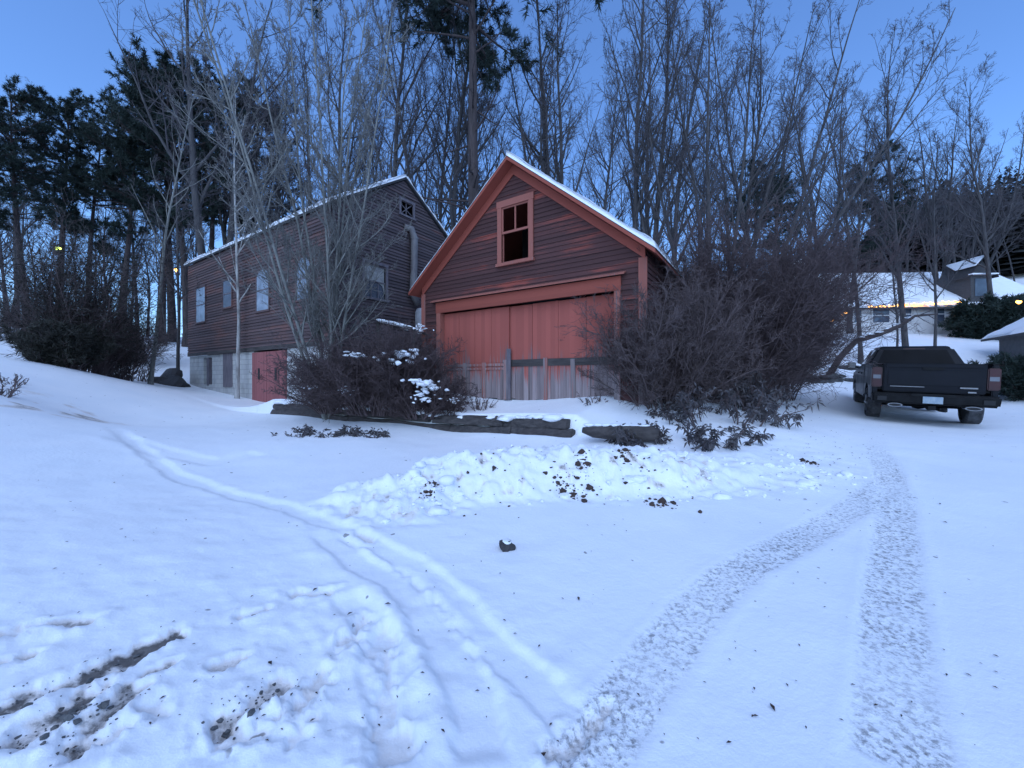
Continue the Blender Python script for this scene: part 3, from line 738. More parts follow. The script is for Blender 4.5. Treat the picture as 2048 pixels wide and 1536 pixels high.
def bare_tree(seed, H, r, stems=((0, 0, 1),), n=(16, 7, 6, 4), t0=.28, ang=(36, 9), lf=.42, up=.06, rmin=.0055, lean=.03, wob=.03, l2=.42):
    """trunk mesh (stems + limbs) and crown mesh (finer branches) of a leafless tree"""
    rng = np.random.default_rng(seed); S = np.array(stems, float); N = len(S)
    L = np.full(N, H)*np.linalg.norm(S, axis=1)
    rs = np.full(N, r)/math.sqrt(max(1, N*.6))
    p0 = np.zeros((N, 3)); p0[:, :2] = S[:, :2]*.25*(N > 1)
    P0, R0 = walk(rng, p0, S, L, 16, wob, lean, rs, np.full(N, .012), .85)
    R0[:, 0] *= 1.35
    P1, R1 = sprout(rng, P0, R0, n[0], t0, .985, ang, lf, 9, .07, up, .62, rmin*1.5, .75)
    P2, R2 = sprout(rng, P1, R1, n[1], .2, 1.0, (36, 10), l2, 6, .09, up, .6, rmin*1.15, .5)
    P3, R3 = sprout(rng, P2, R2, n[2], .15, 1.0, (38, 12), .48, 4, .10, up*.8, .6, rmin, .4)
    tr = join([tubes(P0, R0, 9), tubes(P1, R1, 6)])
    cr_ = [tubes(P2, R2, 4), tubes(P3, R3, 3)]
    if n[3]:
        P4, R4 = sprout(rng, P3, R3, n[3], .15, 1.0, (38, 14), .55, 3, .10, up*.5, .6, rmin*.8, .3); cr_.append(tubes(P4, R4, 3))
    cr_ = join(cr_)
    return arrays('trunk', tr[0], [tr[1]], True), arrays('crown', cr_[0], [cr_[1]], True)
def plant(name, meshes, mats, loc, rz, s, label, cat, group=None, tilt=(0, 0), parts=('trunk', 'crown')):
    o = empty(name, loc, rz, label, cat, group); o.scale = (s, s, s) if not hasattr(s, '__len__') else s
    o.rotation_euler = (tilt[0], tilt[1], rz)
    for nm, me_, mt in zip(parts, meshes, mats): link(nm, me_, mt, o)
    return o
def needles(rng, P, per, ln, wd, spread, t0=.35, S=1):
    """tufts of blades along polylines"""
    N, K, _ = P.shape; id_ = np.repeat(np.arange(N), per); t = rng.uniform(t0, 1.0, len(id_)); x = t*(K-1); k = np.minimum(x.astype(int), K-2); f = (x-k)[:, None]
    pos = P[id_, k]*(1-f)+P[id_, k+1]*f; T = unit(P[id_, k+1]-P[id_, k])
    d = unit(T*.7+rng.normal(size=T.shape)*spread); sd = unit(np.cross(d, rng.normal(size=d.shape)))*wd
    l = ln*rng.uniform(.6, 1.25, (len(t), 1))
    V = np.stack([pos-sd*.5, pos+sd*.5, pos+d*l*.6+sd*.45, pos+d*l], 1).reshape(-1, 3)
    return V, np.arange(len(t)*4).reshape(-1, 4)
def pine(seed, H, r, clear=.35, top=1.0, n1=46, reach=.24, per=24, ln=.30, wd=.040, dead=10, droop=.0, n2=9):
    rng = np.random.default_rng(seed)
    P0, R0 = walk(rng, np.zeros((1, 3)), np.array([[0, 0, 1.0]]), np.array([H]), 18, .015, .05, np.array([r]), np.array([.03]), .9)
    R0[:, 0] *= 1.3
    tt = np.sort(rng.uniform(clear, .99, n1)); x = tt*17; k = np.minimum(x.astype(int), 16); f = (x-k)[:, None]
    pos = P0[0, k]*(1-f)+P0[0, k+1]*f
    az = rng.uniform(0, 2*PI, n1); u = (tt-clear)/(1-clear)
    L = H*reach*(.35+.65*np.sqrt(np.maximum(1-u, 0)))*(.55+.45*np.minimum(u/.2, 1))*rng.uniform(.5, 1.25, n1)
    d = np.stack([np.cos(az), np.sin(az), -.05+.75*u**2+rng.uniform(-.12, .2, n1)], -1)
    P1, R1 = walk(rng, pos, d, L, 7, .06, .035-droop, np.minimum(.2*r+.012, L*.02), np.full(n1, .008))
    P2, R2 = sprout(rng, P1, R1, n2, .25, 1.0, (45, 14), .42, 4, .1, .06, .5, .006, .4)
    P3, R3 = sprout(rng, P2, R2, 3, .3, 1.0, (40, 14), .5, 3, .1, .08, .6, .005, .4)
    nd = needles(rng, P3, per, ln, wd, .55, .1)
    nd2 = needles(rng, P2, per//2, ln, wd, .55, .5)
    parts = [tubes(P0, R0, 10), tubes(P1, R1, 5), tubes(P2, R2, 3)]
    if dead:
        td = rng.uniform(clear*.45, clear*1.05, dead); x = td*17; k = x.astype(int); f = (x-k)[:, None]; pos = P0[0, k]*(1-f)+P0[0, k+1]*f
        az = rng.uniform(0, 2*PI, dead); dd = np.stack([np.cos(az), np.sin(az), rng.uniform(-.3, .35, dead)], -1)
        Pd, Rd = walk(rng, pos, dd, H*rng.uniform(.02, .13, dead), 6, .14, 0, np.full(dead, .045*r/.3), np.full(dead, .012)); parts.append(tubes(Pd, Rd, 5))
        Pe, Re = sprout(rng, Pd, Rd, 3, .3, 1, (50, 15), .4, 4, .15, 0, .5, .006); parts.append(tubes(Pe, Re, 3))
    tr = join(parts); cr_ = join([nd, nd2])
    return arrays('trunk', tr[0], [tr[1]], True), arrays('crown', cr_[0], [cr_[1]])

# --- prototypes
PT = {
 'straight': bare_tree(1, 17, .155, n=(24, 8, 6, 4), t0=.25, ang=(34, 8), lf=.34),
 'straight_b': bare_tree(2, 19, .18, n=(22, 8, 6, 4), t0=.33, ang=(30, 8), lf=.40),
 'fork': bare_tree(3, 18, .21, stems=((.10, .02, 1), (-.14, .06, .95)), n=(16, 7, 6, 4), t0=.22, ang=(32, 8), lf=.38),
 'vase': bare_tree(4, 16, .24, stems=((.30, .05, 1), (-.25, .15, .95), (.05, -.3, .9), (-.05, .3, 1), (.45, -.1, .85)), n=(12, 7, 6, 3), t0=.2, ang=(28, 8), lf=.36),
 'spread': bare_tree(7, 17, .17, n=(20, 9, 7, 4), t0=.28, ang=(46, 10), lf=.44, up=.10),
 'slim': bare_tree(5, 13, .085, n=(20, 6, 5, 3), t0=.3, ang=(38, 10), lf=.22, rmin=.006),
 'slim_b': bare_tree(6, 15, .10, n=(20, 6, 5, 3), t0=.4, ang=(34, 10), lf=.26, rmin=.006),
}
def tree_at(kind, x, Y, s=1.0, label='', cat='tree', group=None, mats=(MBARK, MTWIG), rz=None, tilt=(0, 0), name='bare_tree'):
    X = (x-CX)/F*Y
    return plant(name, PT[kind], mats, (X, Y, gz(X, Y)-.15), RNG.uniform(0, 6.28) if rz is None else rz, s, label, cat, group, tilt)
#   named trees
tree_at('fork', 1090, 20, 1.05, 'bare forked tree with two upright limbs, rising right behind the garage ridge', rz=.1)
tree_at('straight_b', 868, 23, 1.05, 'bare tree between the barn peak and the big pine', rz=1.0, tilt=(0, -.05))
tree_at('straight_b', 1268, 18.0, 1.0, 'left one of two thick bare trunks side by side behind the garage roof', rz=2.0)
tree_at('straight', 1293, 17.6, 1.15, 'right one of two thick bare trunks side by side behind the garage roof', rz=4.0)
tree_at('slim_b', 1318, 16.5, 1.1, 'slim bare tree just right of the two thick trunks', name='slim_tree')
PT['fan'] = bare_tree(14, 15.5, .24, stems=((-.10, 0, 1), (.05, .1, 1.05), (.22, 0, 1), (.40, .05, 1), (.55, -.1, .95), (.75, 0, .85), (-.25, .1, .8)), n=(14, 7, 6, 3), t0=.18, ang=(24, 8), lf=.34, lean=.045)
tree_at('fan', 1425, 15.5, 1.0, 'broad bare tree fanning many limbs up and to the right beside the garage', rz=0)
tree_at('straight', 1475, 18, .95, 'bare trunk standing behind the fan of limbs beside the garage')
tree_at('straight_b', 1700, 25, .80, 'tall bare tree above the left end of the lit house')
tree_at('straight', 1812, 18.5, .90, 'bare tree with thick trunk in front of the lit house', rz=.6)
tree_at('slim_b', 1722, 19, 1.0, 'slim pale trunk in front of the snowy house roof', name='slim_tree')
tree_at('fork', 1880, 27, .85, 'bare tree with spreading crown behind the house dormer')
tree_at('straight', 1985, 24, .95, 'bare tree at the right end of the lit house')
tree_at('vase', 1930, 33, 1.0, 'wide low crowned bare tree on the slope behind the house')
tree_at('slim', 1868, 17.5, .8, 'thin dark sapling in front of the lit house windows', name='slim_tree')
tree_at('slim', 1795, 16.8, .62, 'short thin sapling left of the truck cab on the slope', name='slim_tree')
# multi stemmed pale tree in front of the barn corner
PT['clump'] = bare_tree(23, 11.5, .115, wob=.02, stems=((-.10, -.02, 1.0), (-.06, .04, 1.05), (-.02, -.05, 1.05), (.0, .05, 1.1), (.04, .02, 1.05), (.07, -.04, 1.0), (.11, .03, .95), (-.26, -.16, 1.0), (-.17, -.20, 1.05)), n=(24, 8, 6, 3), t0=.14, ang=(38, 10), lf=.20, lean=.0, rmin=.0048)
X = (658-CX)/F*10.9
plant('multi_stem_tree', PT['clump'], (MBARKL, MTWIGL), (X, 10.9, gz(X, 10.9)-.1), 0, 1.0, 'pale barked many stemmed tree fanning up in front of the barn corner', 'tree')
tree_at('slim', 474, 15.7, .95, 'white barked birch in front of the barn, left of the red doors', mats=(MBIRCH, MTWIGL), name='birch_tree', rz=2)
tree_at('slim_b', 300, 17, .85, 'leaning pale birch left of the barn', mats=(MBARKL, MTWIG), name='birch_tree', tilt=(0, -.12))
tree_at('slim', 354, 19.3, 1.0, 'slim trunk touching the left corner of the barn', name='slim_tree')
# pines
PN = [pine(31, 22, .33, .48, n1=52, reach=.19), pine(32, 20, .30, .48, n1=50, reach=.21), pine(33, 18, .26, .42, n1=50, reach=.21)]
BIG = pine(35, 26, .36, .57, n1=58, reach=.20, dead=18, per=40, ln=.34, wd=.040)
X = (962-CX)/F*17.5
plant('pine_tree', BIG, (MBARKD, MNEED), (X, 17.5, gz(X, 17.5)-.1), .6, 1.0, 'tall pine with dead stubs on its trunk behind the garage', 'pine tree', tilt=(0, -.025))
for x, Y, k, s, lb in ((58, 24, 0, .66, 'leaning dark pine nearest the left edge of the woods'), (-40, 22, 1, .66, 'dark pine cut by the left border of the picture'),
        (118, 27, 1, .82, 'dark pine with the yellow lamp on its trunk'), (176, 28, 2, .82, 'dark pine right of the one with the lamp'), (245, 27, 0, .72, 'dark pine behind the olive evergreen bush'),
        (322, 28, 0, .90, 'left one of three pine trunks left of the barn roof'), (345, 29.5, 1, .98, 'tallest of three pine trunks left of the barn roof'), (375, 27.5, 2, 1.08, 'right one of three pine trunks left of the barn roof'),
        (420, 30, 0, .86, 'tall pine behind the left half of the barn roof'), (500, 33, 1, 1.02, 'pine behind the middle of the barn roof'), (1500, 30, 2, .72, 'dark pine behind the fan of bare limbs'),
        (1770, 30, 2, .74, 'dark bushy pine above the lit house roof'), (1560, 34, 1, .62, 'low dark pine behind the big brush right of the garage')):
    X = (x-CX)/F*Y
    plant('pine_tree', PN[k], (MBARKD, MNEED), (X, Y, gz(X, Y)-.15), RNG.uniform(0, 6.28), s, lb, 'pine tree', None, (0, .09 if x == 58 else 0))
# woods behind
fill = []
for reg, x0, x1, Y0, Y1, n, lb, g in (
    ('a', -60, 420, 27, 46, 26, 'bare tree among the pines left of the barn', 'bare trees among the pines left of the barn'),
    ('b', 420, 900, 22, 44, 18, 'bare tree in the woods behind the barn roof', 'bare trees behind the barn roof'),
    ('c', 900, 1340, 22, 46, 12, 'bare tree in the woods behind the red garage', 'bare trees behind the garage'),
    ('d', 1340, 1680, 24, 46, 10, 'bare tree in the woods behind the big brush', 'bare trees behind the big brush'),
    ('e', 1680, 2080, 32, 50, 14, 'bare tree on the hillside behind the lit house', 'bare trees behind the lit house')):
    for k in range(n):
        x = x0+(x1-x0)*(k+RNG.uniform(.1, .9))/n; Y = RNG.uniform(Y0, Y1); kd = ['straight', 'spread', 'fork', 'slim_b', 'spread', 'slim_b', 'straight_b'][RNG.integers(0, 7)]
        s = RNG.uniform(.85, 1.2)*(.80 if reg == 'e' else .75 if reg == 'a' else 1.3)
        tree_at(kd, x, Y, s, lb, 'tree', g)

# ------------------------------------------------------------------ shrubs
def shrub(seed, rx, ry, h, n, spread=(35, 16), k=(9, 6, 4), rmin=.004, lf=.42, up=.02, wander=.12, base=.5):
    rng = np.random.default_rng(seed)
    a = rng.uniform(0, 2*PI, n); q = np.sqrt(rng.uniform(0, 1, n)); p0 = np.stack([np.cos(a)*q*rx*base, np.sin(a)*q*ry*base, np.full(n, -.1)], -1)
    out = np.stack([np.cos(a)*rx/h, np.sin(a)*ry/h, np.zeros(n)], -1)*q[:, None]*.8
    d = out+np.array([0, 0, 1.0])+rng.normal(size=(n, 3))*.18
    P0, R0 = walk(rng, p0, d, h*rng.uniform(.65, 1.15, n), 9, .09, -.015, rng.uniform(.010, .024, n), np.full(n, .005))
    P1, R1 = sprout(rng, P0, R0, k[0], .12, 1, spread, lf, 6, wander, up, .6, rmin*1.2, .5)
    P2, R2 = sprout(rng, P1, R1, k[1], .1, 1, (42, 16), .5, 4, wander, up, .6, rmin, .4)
    parts = [tubes(P0, R0, 5), tubes(P1, R1, 3), tubes(P2, R2, 3)]
    P3 = None
    if k[2]: P3, R3 = sprout(rng, P2, R2, k[2], .1, 1, (45, 18), .55, 3, wander, 0, .6, rmin*.85, .3); parts.append(tubes(P3, R3, 3))
    return join(parts), P2, P3, rng
def shrub_thing(name, loc, label, cat, mt, sh, snow=None, leaves=None, leafmat=None, rz=0, group=None):
    o = empty(name, loc, rz, label, cat, group)
    (v, f), P2, P3, rng = sh
    link('twigs', arrays('twigs', v, [f], True), mt, o)
    if leaves is not None: link('leaves', arrays('leaves', leaves[0], [leaves[1]]), leafmat, o)
    if snow:
        mb = MB()
        for k, (x, y, z, r) in enumerate(snow):
            for q in range(22): mb.blob((x+rng.normal()*r*.75, y+rng.normal()*r*.6, z+rng.normal()*r*.30), (r*rng.uniform(.08, .34), r*rng.uniform(.1, .3), r*rng.uniform(.06, .18)), int(rng.integers(1e6)), .5)
        mb.build('snow', MSNOW, o, True)
    return o
def whorls(rng, P, per, ln, wd, droop=.5):
    """clusters of narrow drooping leaves at branch tips"""
    N = len(P); tip = P[:, -1]; T = unit(P[:, -1]-P[:, 0]); id_ = np.repeat(np.arange(N), per)
    d = unit(T[id_]*.35+rng.normal(size=(N*per, 3))*.8-np.array([0, 0, droop])); sd = unit(np.cross(d, rng.normal(size=d.shape)))*wd; l = ln*rng.uniform(.6, 1.2, (N*per, 1)); p = tip[id_]
    mid = p+d*l*.5
    V = np.stack([p, mid+sd*.5, p+d*l+np.array([0, 0, -.25])*l, mid-sd*.5], 1).reshape(-1, 3)
    return V, np.arange(N*per*4).reshape(-1, 4)
# purple brush left of the garage doors
Lb = Vector(((765-CX)/F*10.2, 10.2, 0)); Lb.z = gz(Lb.x, Lb.y+.6)-.15
sh = shrub(41, 1.75, 1.1, 1.95, 150, k=(10, 7, 5))
def sp_at(x, y, Y, O): p = px(x, y, Y)-O; return (p.x, p.y, p.z)
shrub_thing('brush', Lb, 'dense purple brown brush with snow caught in it, left of the garage doors', 'shrub', MTWIGP, sh,
    [(*sp_at(800, 713, 9.2, Lb), .30), (*sp_at(712, 712, 9.3, Lb), .22), (*sp_at(850, 770, 9.1, Lb), .30), (*sp_at(845, 795, 9.1, Lb), .18), (*sp_at(765, 742, 9.4, Lb), .10), (*sp_at(840, 655, 9.9, Lb), .14), (*sp_at(620, 775, 9.9, Lb), .10), (*sp_at(690, 780, 9.5, Lb), .12)])
b2 = Vector(((668-CX)/F*10.9, 10.9, 0)); b2.z = gz(b2.x, b2.y+.4)-.15
shrub_thing('brush', b2, 'lower purple brush beside the barn\'s red doors', 'shrub', MTWIGP, shrub(42, .95, .8, 1.5, 90, k=(9, 7, 4)), [(*sp_at(600, 787, 10.4, b2), .12), (*sp_at(660, 785, 10.3, b2), .12)])
b3 = Vector(((850-CX)/F*9.7, 9.7, 0)); b3.z = gz(b3.x, b3.y+.4)-.15
shrub_thing('brush', b3, 'low purple brush hanging over the timber wall', 'shrub', MTWIGP, shrub(43, 1.0, .6, .95, 80, k=(9, 7, 4)), [(*sp_at(862, 772, 9.2, b3), .18), (*sp_at(905, 800, 9.3, b3), .12)])
for x, Y, sd_, rx, h, lb in ((20, 22, 47, 2.2, 2.4, 'brown undergrowth among the pine trunks at the left border'), (255, 21, 48, 2.0, 2.6, 'brown undergrowth behind the leaning birch'), (120, 26, 49, 2.6, 3.0, 'brown undergrowth below the yard lamp')):
    X = (x-CX)/F*Y; shrub_thing('undergrowth_bush', Vector((X, Y, gz(X, Y)-.1)), lb, 'shrub', MTWIGB, shrub(sd_, rx, 1.2, h, 60, k=(8, 6, 4)))
# big tangle right of the garage
R_ = Vector(((1335-CX)/F*8.4, 8.4, 0)); R_.z = gz(R_.x, R_.y)-.1
shrub_thing('brush', R_, 'brown tangle of brush hiding the right corner of the garage', 'shrub', MTWIGB, shrub(44, 1.3, 1.0, 2.3, 120, k=(10, 7, 5)))
R2_ = Vector(((1470-CX)/F*10.5, 10.5, 0)); R2_.z = gz(R2_.x, R2_.y)-.1
shrub_thing('brush', R2_, 'tall purple tangle of brush beside the garage roof', 'shrub', MTWIGP, shrub(45, 1.9, 1.5, 3.9, 240, k=(11, 8, 5)),
    [(*sp_at(1600, 525, 10.2, R2_), .10), (*sp_at(1470, 625, 9.5, R2_), .16), (*sp_at(1530, 627, 9.6, R2_), .16), (*sp_at(1470, 670, 9.2, R2_), .10), (*sp_at(1505, 560, 9.6, R2_), .08), (*sp_at(1620, 585, 10, R2_), .08)])
R3_ = Vector(((1552-CX)/F*12.0, 12.0, 0)); R3_.z = gz(R3_.x, R3_.y)-.1
shrub_thing('brush', R3_, 'dark brush between the tall tangle and the lit house', 'shrub', MTWIGP, shrub(46, .8, 1.2, 3.5, 90, k=(9, 7, 5)))
# leafy low shrubs
def leafy(seed, O, rx, ry, h, n, label, per=6, ln=.13, wd=.032):
    sh = shrub(seed, rx, ry, h, n, k=(5, 2, 0), wander=.15, base=.95)
    shrub_thing('leafy_shrub', O, label, 'shrub', MTWIGB, sh, None, whorls(sh[3], np.concatenate([sh[1]]), per, ln, wd), MLEAF)
def gO(x, Y, dz=-.05): X = (x-CX)/F*Y; return Vector((X, Y, gz(X, Y)+dz))
leafy(51, gO(1372, 6.7), 1.25, .6, .42, 40, 'low shrub with drooping narrow leaves in the snow behind the log')
leafy(52, gO(1450, 7.5), 1.0, .6, .7, 30, 'leafy shrub at the foot of the tall tangle')
leafy(53, gO(655, 8.5), 1.1, .5, .34, 40, 'low leafy shrub in the snow below the purple brush')
leafy(54, gO(1485, 9.0), .55, .5, .9, 26, 'leafy branches reaching out toward the stone wall')
# olive evergreen mass at the left
def hedge(O, seed, rx, ry, h, label, n=90, mat=MNEEDB, ln=.16, wd=.022, per=9, name='evergreen_bush'):
    sh = shrub(seed, rx, ry, h, n, k=(10, 7, 0), up=.03)
    nd = needles(sh[3], sh[1], per, ln, wd, .6, .1)
    o = empty(name, O, 0, label, 'bush'); link('twigs', arrays('twigs', sh[0][0], [sh[0][1]], True), MTWIGB, o); link('needles', arrays('needles', nd[0], [nd[1]]), mat, o)
hedge(gO(168, 14.5), 61, .9, 1.1, 4.6, 'large olive dark evergreen bush on the left verge', 80, per=3)
hedge(gO(125, 12.8), 62, .7, .7, 1.3, 'low olive bush at the foot of the large evergreen', 60)
hedge(gO(228, 16), 63, .9, .9, 2.5, 'brown twiggy bush right of the large evergreen', 60, per=1)
hedge(gO(2062, 12.6), 64, .7, .8, 1.4, 'dark evergreen bush against the shed at the right border', 70, MNEED, per=16)
hedge(gO(1990, 22.5), 65, 1.25, .9, 2.0, 'dark evergreen hedge below the house dormer', 120, MNEED, .24, .04, 16)
def weed(x, Y, seed, h, label):
    sh = shrub(seed, .35, .35, h, 14, k=(5, 4, 0)); shrub_thing('weed_clump', gO(x, Y), label, 'plant', MTWIGB, sh)
weed(257, 16, 71, .9, 'dead weed clump in the snow at the foot of the leaning birch')
weed(200, 14.6, 72, .6, 'dead weed clump in front of the brown twiggy bush')
weed(285, 18, 73, 1.0, 'dead weed clump between the leaning birch and the barn')
weed(960, 9.9, 74, .45, 'dry weeds in the snow before the left garage door')
weed(1180, 8.6, 75, .35, 'dry weeds in the snow before the right garage door')
weed(-5, 8.3, 77, .45, 'dry grass clump at the left border on the snowy verge')
weed(28, 9.6, 78, .4, 'dry grass clump on the verge below the olive bush')
weed(905, 9.6, 76, .5, 'dry grass on top of the timber wall')

# ------------------------------------------------------------------ stones
def rock(name, loc, r, seed, label, snow=0, m=None):
    o = empty(name, loc, 0, label, 'rock'); mb = MB(); mb.blob((0, 0, r[2]*.4), r, seed, .45, 3); mb.build('stone', m or MSTONE, o)
    if snow: mb = MB(); mb.blob((.0, r[1]*.1, r[2]*(1.22)), (r[0]*.9, r[1]*.9, r[2]*.5), seed+1, .3, 2); mb.build('snow', MSNOW, o, True)
g0 = ghit(1012, 1096); rock('rock', (g0[0], g0[1], gz(*g0)-.015), (.050, .045, .045), 3, 'dark stone with a snow cap in the open snow', 1, MROOF)
g0 = gO(345, 18.6); rock('boulder', (g0.x, g0.y, g0.z), (.8, .5, .5), 8, 'dark boulder by the left corner of the barn', 0, MROOF)
sw = empty('stone_wall', gO(1620, 15.3), 0, 'low dry stone wall of dark field stones in the snow behind the truck', 'stone wall')
mb = MB(); rg = random.Random(8)
for row in range(3):
    for k in range(17):
        X = -2.2+k*.34+rg.uniform(-.08, .08); wx, wy = sw.location.x+X, sw.location.y+.22*(X+2)+rg.uniform(-.06, .06)
        if row == 2 and rg.random() < .5: continue
        mb.blob((X, wy-sw.location.y, gz(wx, wy-.4)-sw.location.z-.02+row*.17), (rg.uniform(.17, .27), .2, rg.uniform(.09, .13)), row*40+k, .35)
mb.build('stones', MSTONE, sw)
for x, y, Y, rx, lb in ((1590, 737, 15.2, .38, 'flat pale stone lying on top of the stone wall, left'), (1700, 735, 15.9, .40, 'flat pale stone on the wall top beside the truck mirror')):
    p = px(x, y, Y); mb = MB(); mb.blob((0, 0, 0), (rx, .22, .12), int(x), .25); o = mb.build('flat_stone', MSTONE, None); o.location = p; tag(o, lb, 'stone')
# leaning limb over the wall
def limb(name, pts, rad, label, m=MBARKD, twn=9):
    W_ = [Vector(p) for p in pts]; o = empty(name, W_[0], 0, label, 'tree'); mb = MB(); mb.tube([p-W_[0] for p in W_], rad, 8); mb.build('trunk', m, o, True)
    rng = np.random.default_rng(5); P = np.array([[tuple(p-W_[0]) for p in W_]]); R = np.array([rad])
    P1, R1 = sprout(rng, P, R, twn, .3, 1, (50, 15), .28, 6, .12, .05, .5, .008); P2, R2 = sprout(rng, P1, R1, 6, .2, 1, (40, 15), .45, 4, .12, .03, .6, .005)
    v, f = join([tubes(P1, R1, 4), tubes(P2, R2, 3)]); link('crown', arrays('crown', v, [f], True), MTWIG, o)
gl = px(1650, 742, 16.2); gl.z = gz(gl.x, gl.y)-.1
limb('leaning_tree', [gl, px(1680, 715, 16.1), px(1712, 682, 16), px(1760, 668, 15.8), px(1800, 652, 15.6), px(1830, 632, 15.5), px(1875, 628, 15.4)], [.13, .12, .11, .09, .075, .05, .03], 'dark crooked tree leaning low over the stone wall toward the house')
mb = MB()
for x, y in ((1760, 664), (1780, 658), (1800, 648), (1720, 674), (1740, 668), (1820, 635)): p = px(x, y, 15.75)-gl; mb.blob(p, (.25, .08, .035), int(x), .3)
mb.build('snow', MSNOW, [o for o in C.objects if o.name.startswith('leaning_tree')][0], True)

# ------------------------------------------------------------------ house with lights
HO = Vector((20.6, 25.2, 0)); HO.z = 3.6; hrz = -.05
hs = empty('house', HO, hrz, 'white one storey house with snowy roof, dormer and golden lights along its eave', 'house')
HW, HD, HE, HR = 13.5, 8.0, 2.55, 5.55
mb = MB(); mb.box(0, HW, 0, HD, -1, HE); mb.prism([(0, 0, HE), (0, HD/2, HR), (0, HD, HE)], (.02, 0, 0)); mb.prism([(HW-.02, 0, HE), (HW-.02, HD/2, HR), (HW-.02, HD, HE)], (.02, 0, 0)); mb.build('wall', MWHITE, hs)
mb = MB(); hsl = (HR-HE)/(HD/2)
for y0, y1 in ((-.4, HD/2), (HD/2, HD+.4)):
    za = HR-abs(y0-HD/2)*hsl+.03; zb = HR-abs(y1-HD/2)*hsl+.03
    mb.hexa([(-.4, y0, za), (HW+.4, y0, za), (HW+.4, y1, zb), (-.4, y1, zb)], [(-.4, y0, za+.12), (HW+.4, y0, za+.12), (HW+.4, y1, zb+.12), (-.4, y1, zb+.12)])
mb.build('roof', MROOF, hs)
q = math.hypot(1, hsl)
snow_slope('roof_snow', hs, lambda a, b_, h: (-.4+a, HD/2-b_/q, HR+.155-b_/q*hsl+h), HW+.8, (HD/2+.4)*q, .15, 77, 60, 20, .1)
def hpx(x, y):
    """pixel on the house front -> local x, z"""
    ex = Vector((math.cos(hrz), math.sin(hrz), 0)); u = (x-CX)/F; t_ = (u*HO.y-HO.x)/(ex.x-u*ex.y); return t_, EYE+(HY-y)/F*(HO.y+t_*ex.y)-HO.z
MHW = simple('house_window_glass', (.10, .13, .17), (.05, .06, .09), 2, rough=.1)
for x0, y0, x1, y1 in ((1745, 617, 1778, 645), (1800, 614, 1822, 643), (1868, 608, 1888, 648), (1708, 620, 1722, 645)):
    a = hpx(x0, y0); c = hpx(x1, y1); f = MB(); za, zb = c[1], a[1]
    f.box(a[0]-.08, a[0], -.04, -.002, za, zb); f.box(c[0], c[0]+.08, -.04, -.002, za, zb); f.box(a[0]-.1, c[0]+.1, -.05, -.002, zb, zb+.1); f.box(a[0]-.1, c[0]+.1, -.06, -.002, za-.08, za)
    wdw = f.build('window', MWHITE, hs); f = MB(); f.box(a[0], c[0], -.02, -.004, za, zb); f.build('pane', MHW, wdw)
    f = MB(); f.box(a[0], c[0], -.03, -.021, (za+zb)/2-.03, (za+zb)/2+.03); f.build('muntin', MWHITE, wdw)
d0, d1 = hpx(1938, 560)[0], hpx(1980, 560)[0]
MDORM = simple('dormer_shingle', (.05, .05, .055), (.085, .085, .09), 7, (1, 1, 4), bumps=.3)
mb = MB(); zt = 4.45; mb.box(d0, d1, -.1, 2.0, HE-.05, zt); mb.prism([(d0, -.1, zt), (d1, -.1, zt), ((d0+d1)/2, -.1, zt+1.0)], (0, 2.1, 0)); dm = mb.build('dormer', MDORM, hs)
mb = MB(); dc = (d0+d1)/2
for s in (-1, 1):
    e_ = dc+s*((d1-d0)/2+.2); mb.hexa([(dc, -.3, zt+1.04), (e_, -.3, zt-.20), (e_, 1.0, zt-.20), (dc, 2.1, zt+1.04)], [(dc, -.3, zt+1.12), (e_, -.3, zt-.12), (e_, 1.0, zt-.12), (dc, 2.1, zt+1.12)])
mb.build('dormer_roof', MROOF, dm)
mb = MB(); mb.hexa([(dc, -.32, zt+1.125), (dc-.55, -.32, zt+.50), (dc-.55, .9, zt+.50), (dc, 2.0, zt+1.125)], [(dc, -.32, zt+1.22), (dc-.55, -.32, zt+.59), (dc-.55, .9, zt+.59), (dc, 2.0, zt+1.22)]); mb.build('dormer_snow', MSNOW, dm, bevel=.03)
mb = MB(); mb.box(d0-.15, d1+.15, -.35, -.1, zt-.02, zt+.05); mb.build('dormer_ledge', MSNOW, dm)
mb = MB(); mb.box((d0+d1)/2-.4, (d0+d1)/2+.4, -.13, -.102, 3.1, 4.2); mb.build('dormer_window', MHW, dm)
mb = MB(); mb.box(d0-.2, HW+.2, -1.3, -.02, HE-.55, HE-.1); mb.box(d0, d0+.15, -1.2, -1.05, -1, HE-.55); mb.build('porch', MDORM, hs)
# string lights
MBULB = emis('warm_bulb', (1.0, .44, .08), 5)
def string(name, pts, n, label, r=.05, jit=.05):
    o = empty(name, pts[0], 0, label, 'string lights'); p0 = Vector(pts[0]); rg = random.Random(n); W_ = [Vector(p)-p0 for p in pts]
    mb = MB(); mb.tube(W_, .012, 5); mb.build('wire', MDARK, o)
    proto = None
    for k in range(n):
        f = (k+.5+rg.uniform(-.35, .35))/n*(len(W_)-1); i_ = min(int(f), len(W_)-2); p = W_[i_].lerp(W_[i_+1], f-i_)+Vector((rg.uniform(-jit, jit), 0, rg.uniform(-jit, jit)))
        if proto is None: mb = MB(); mb.blob((0, 0, 0), r, 1, .05, 1); b_ = proto = mb.build('bulb', MBULB, o, True)
        else: b_ = proto.copy(); C.objects.link(b_); b_.parent = o
        b_.location = p; s_ = rg.uniform(.6, 1.25); b_.scale = (s_, s_, s_)
MW = hs.matrix_basis
def hw_(x, y, out): t_, z_ = hpx(x, y); return HO+Vector((math.cos(hrz)*t_+math.sin(hrz)*out, math.sin(hrz)*t_-math.cos(hrz)*out, z_-.12))
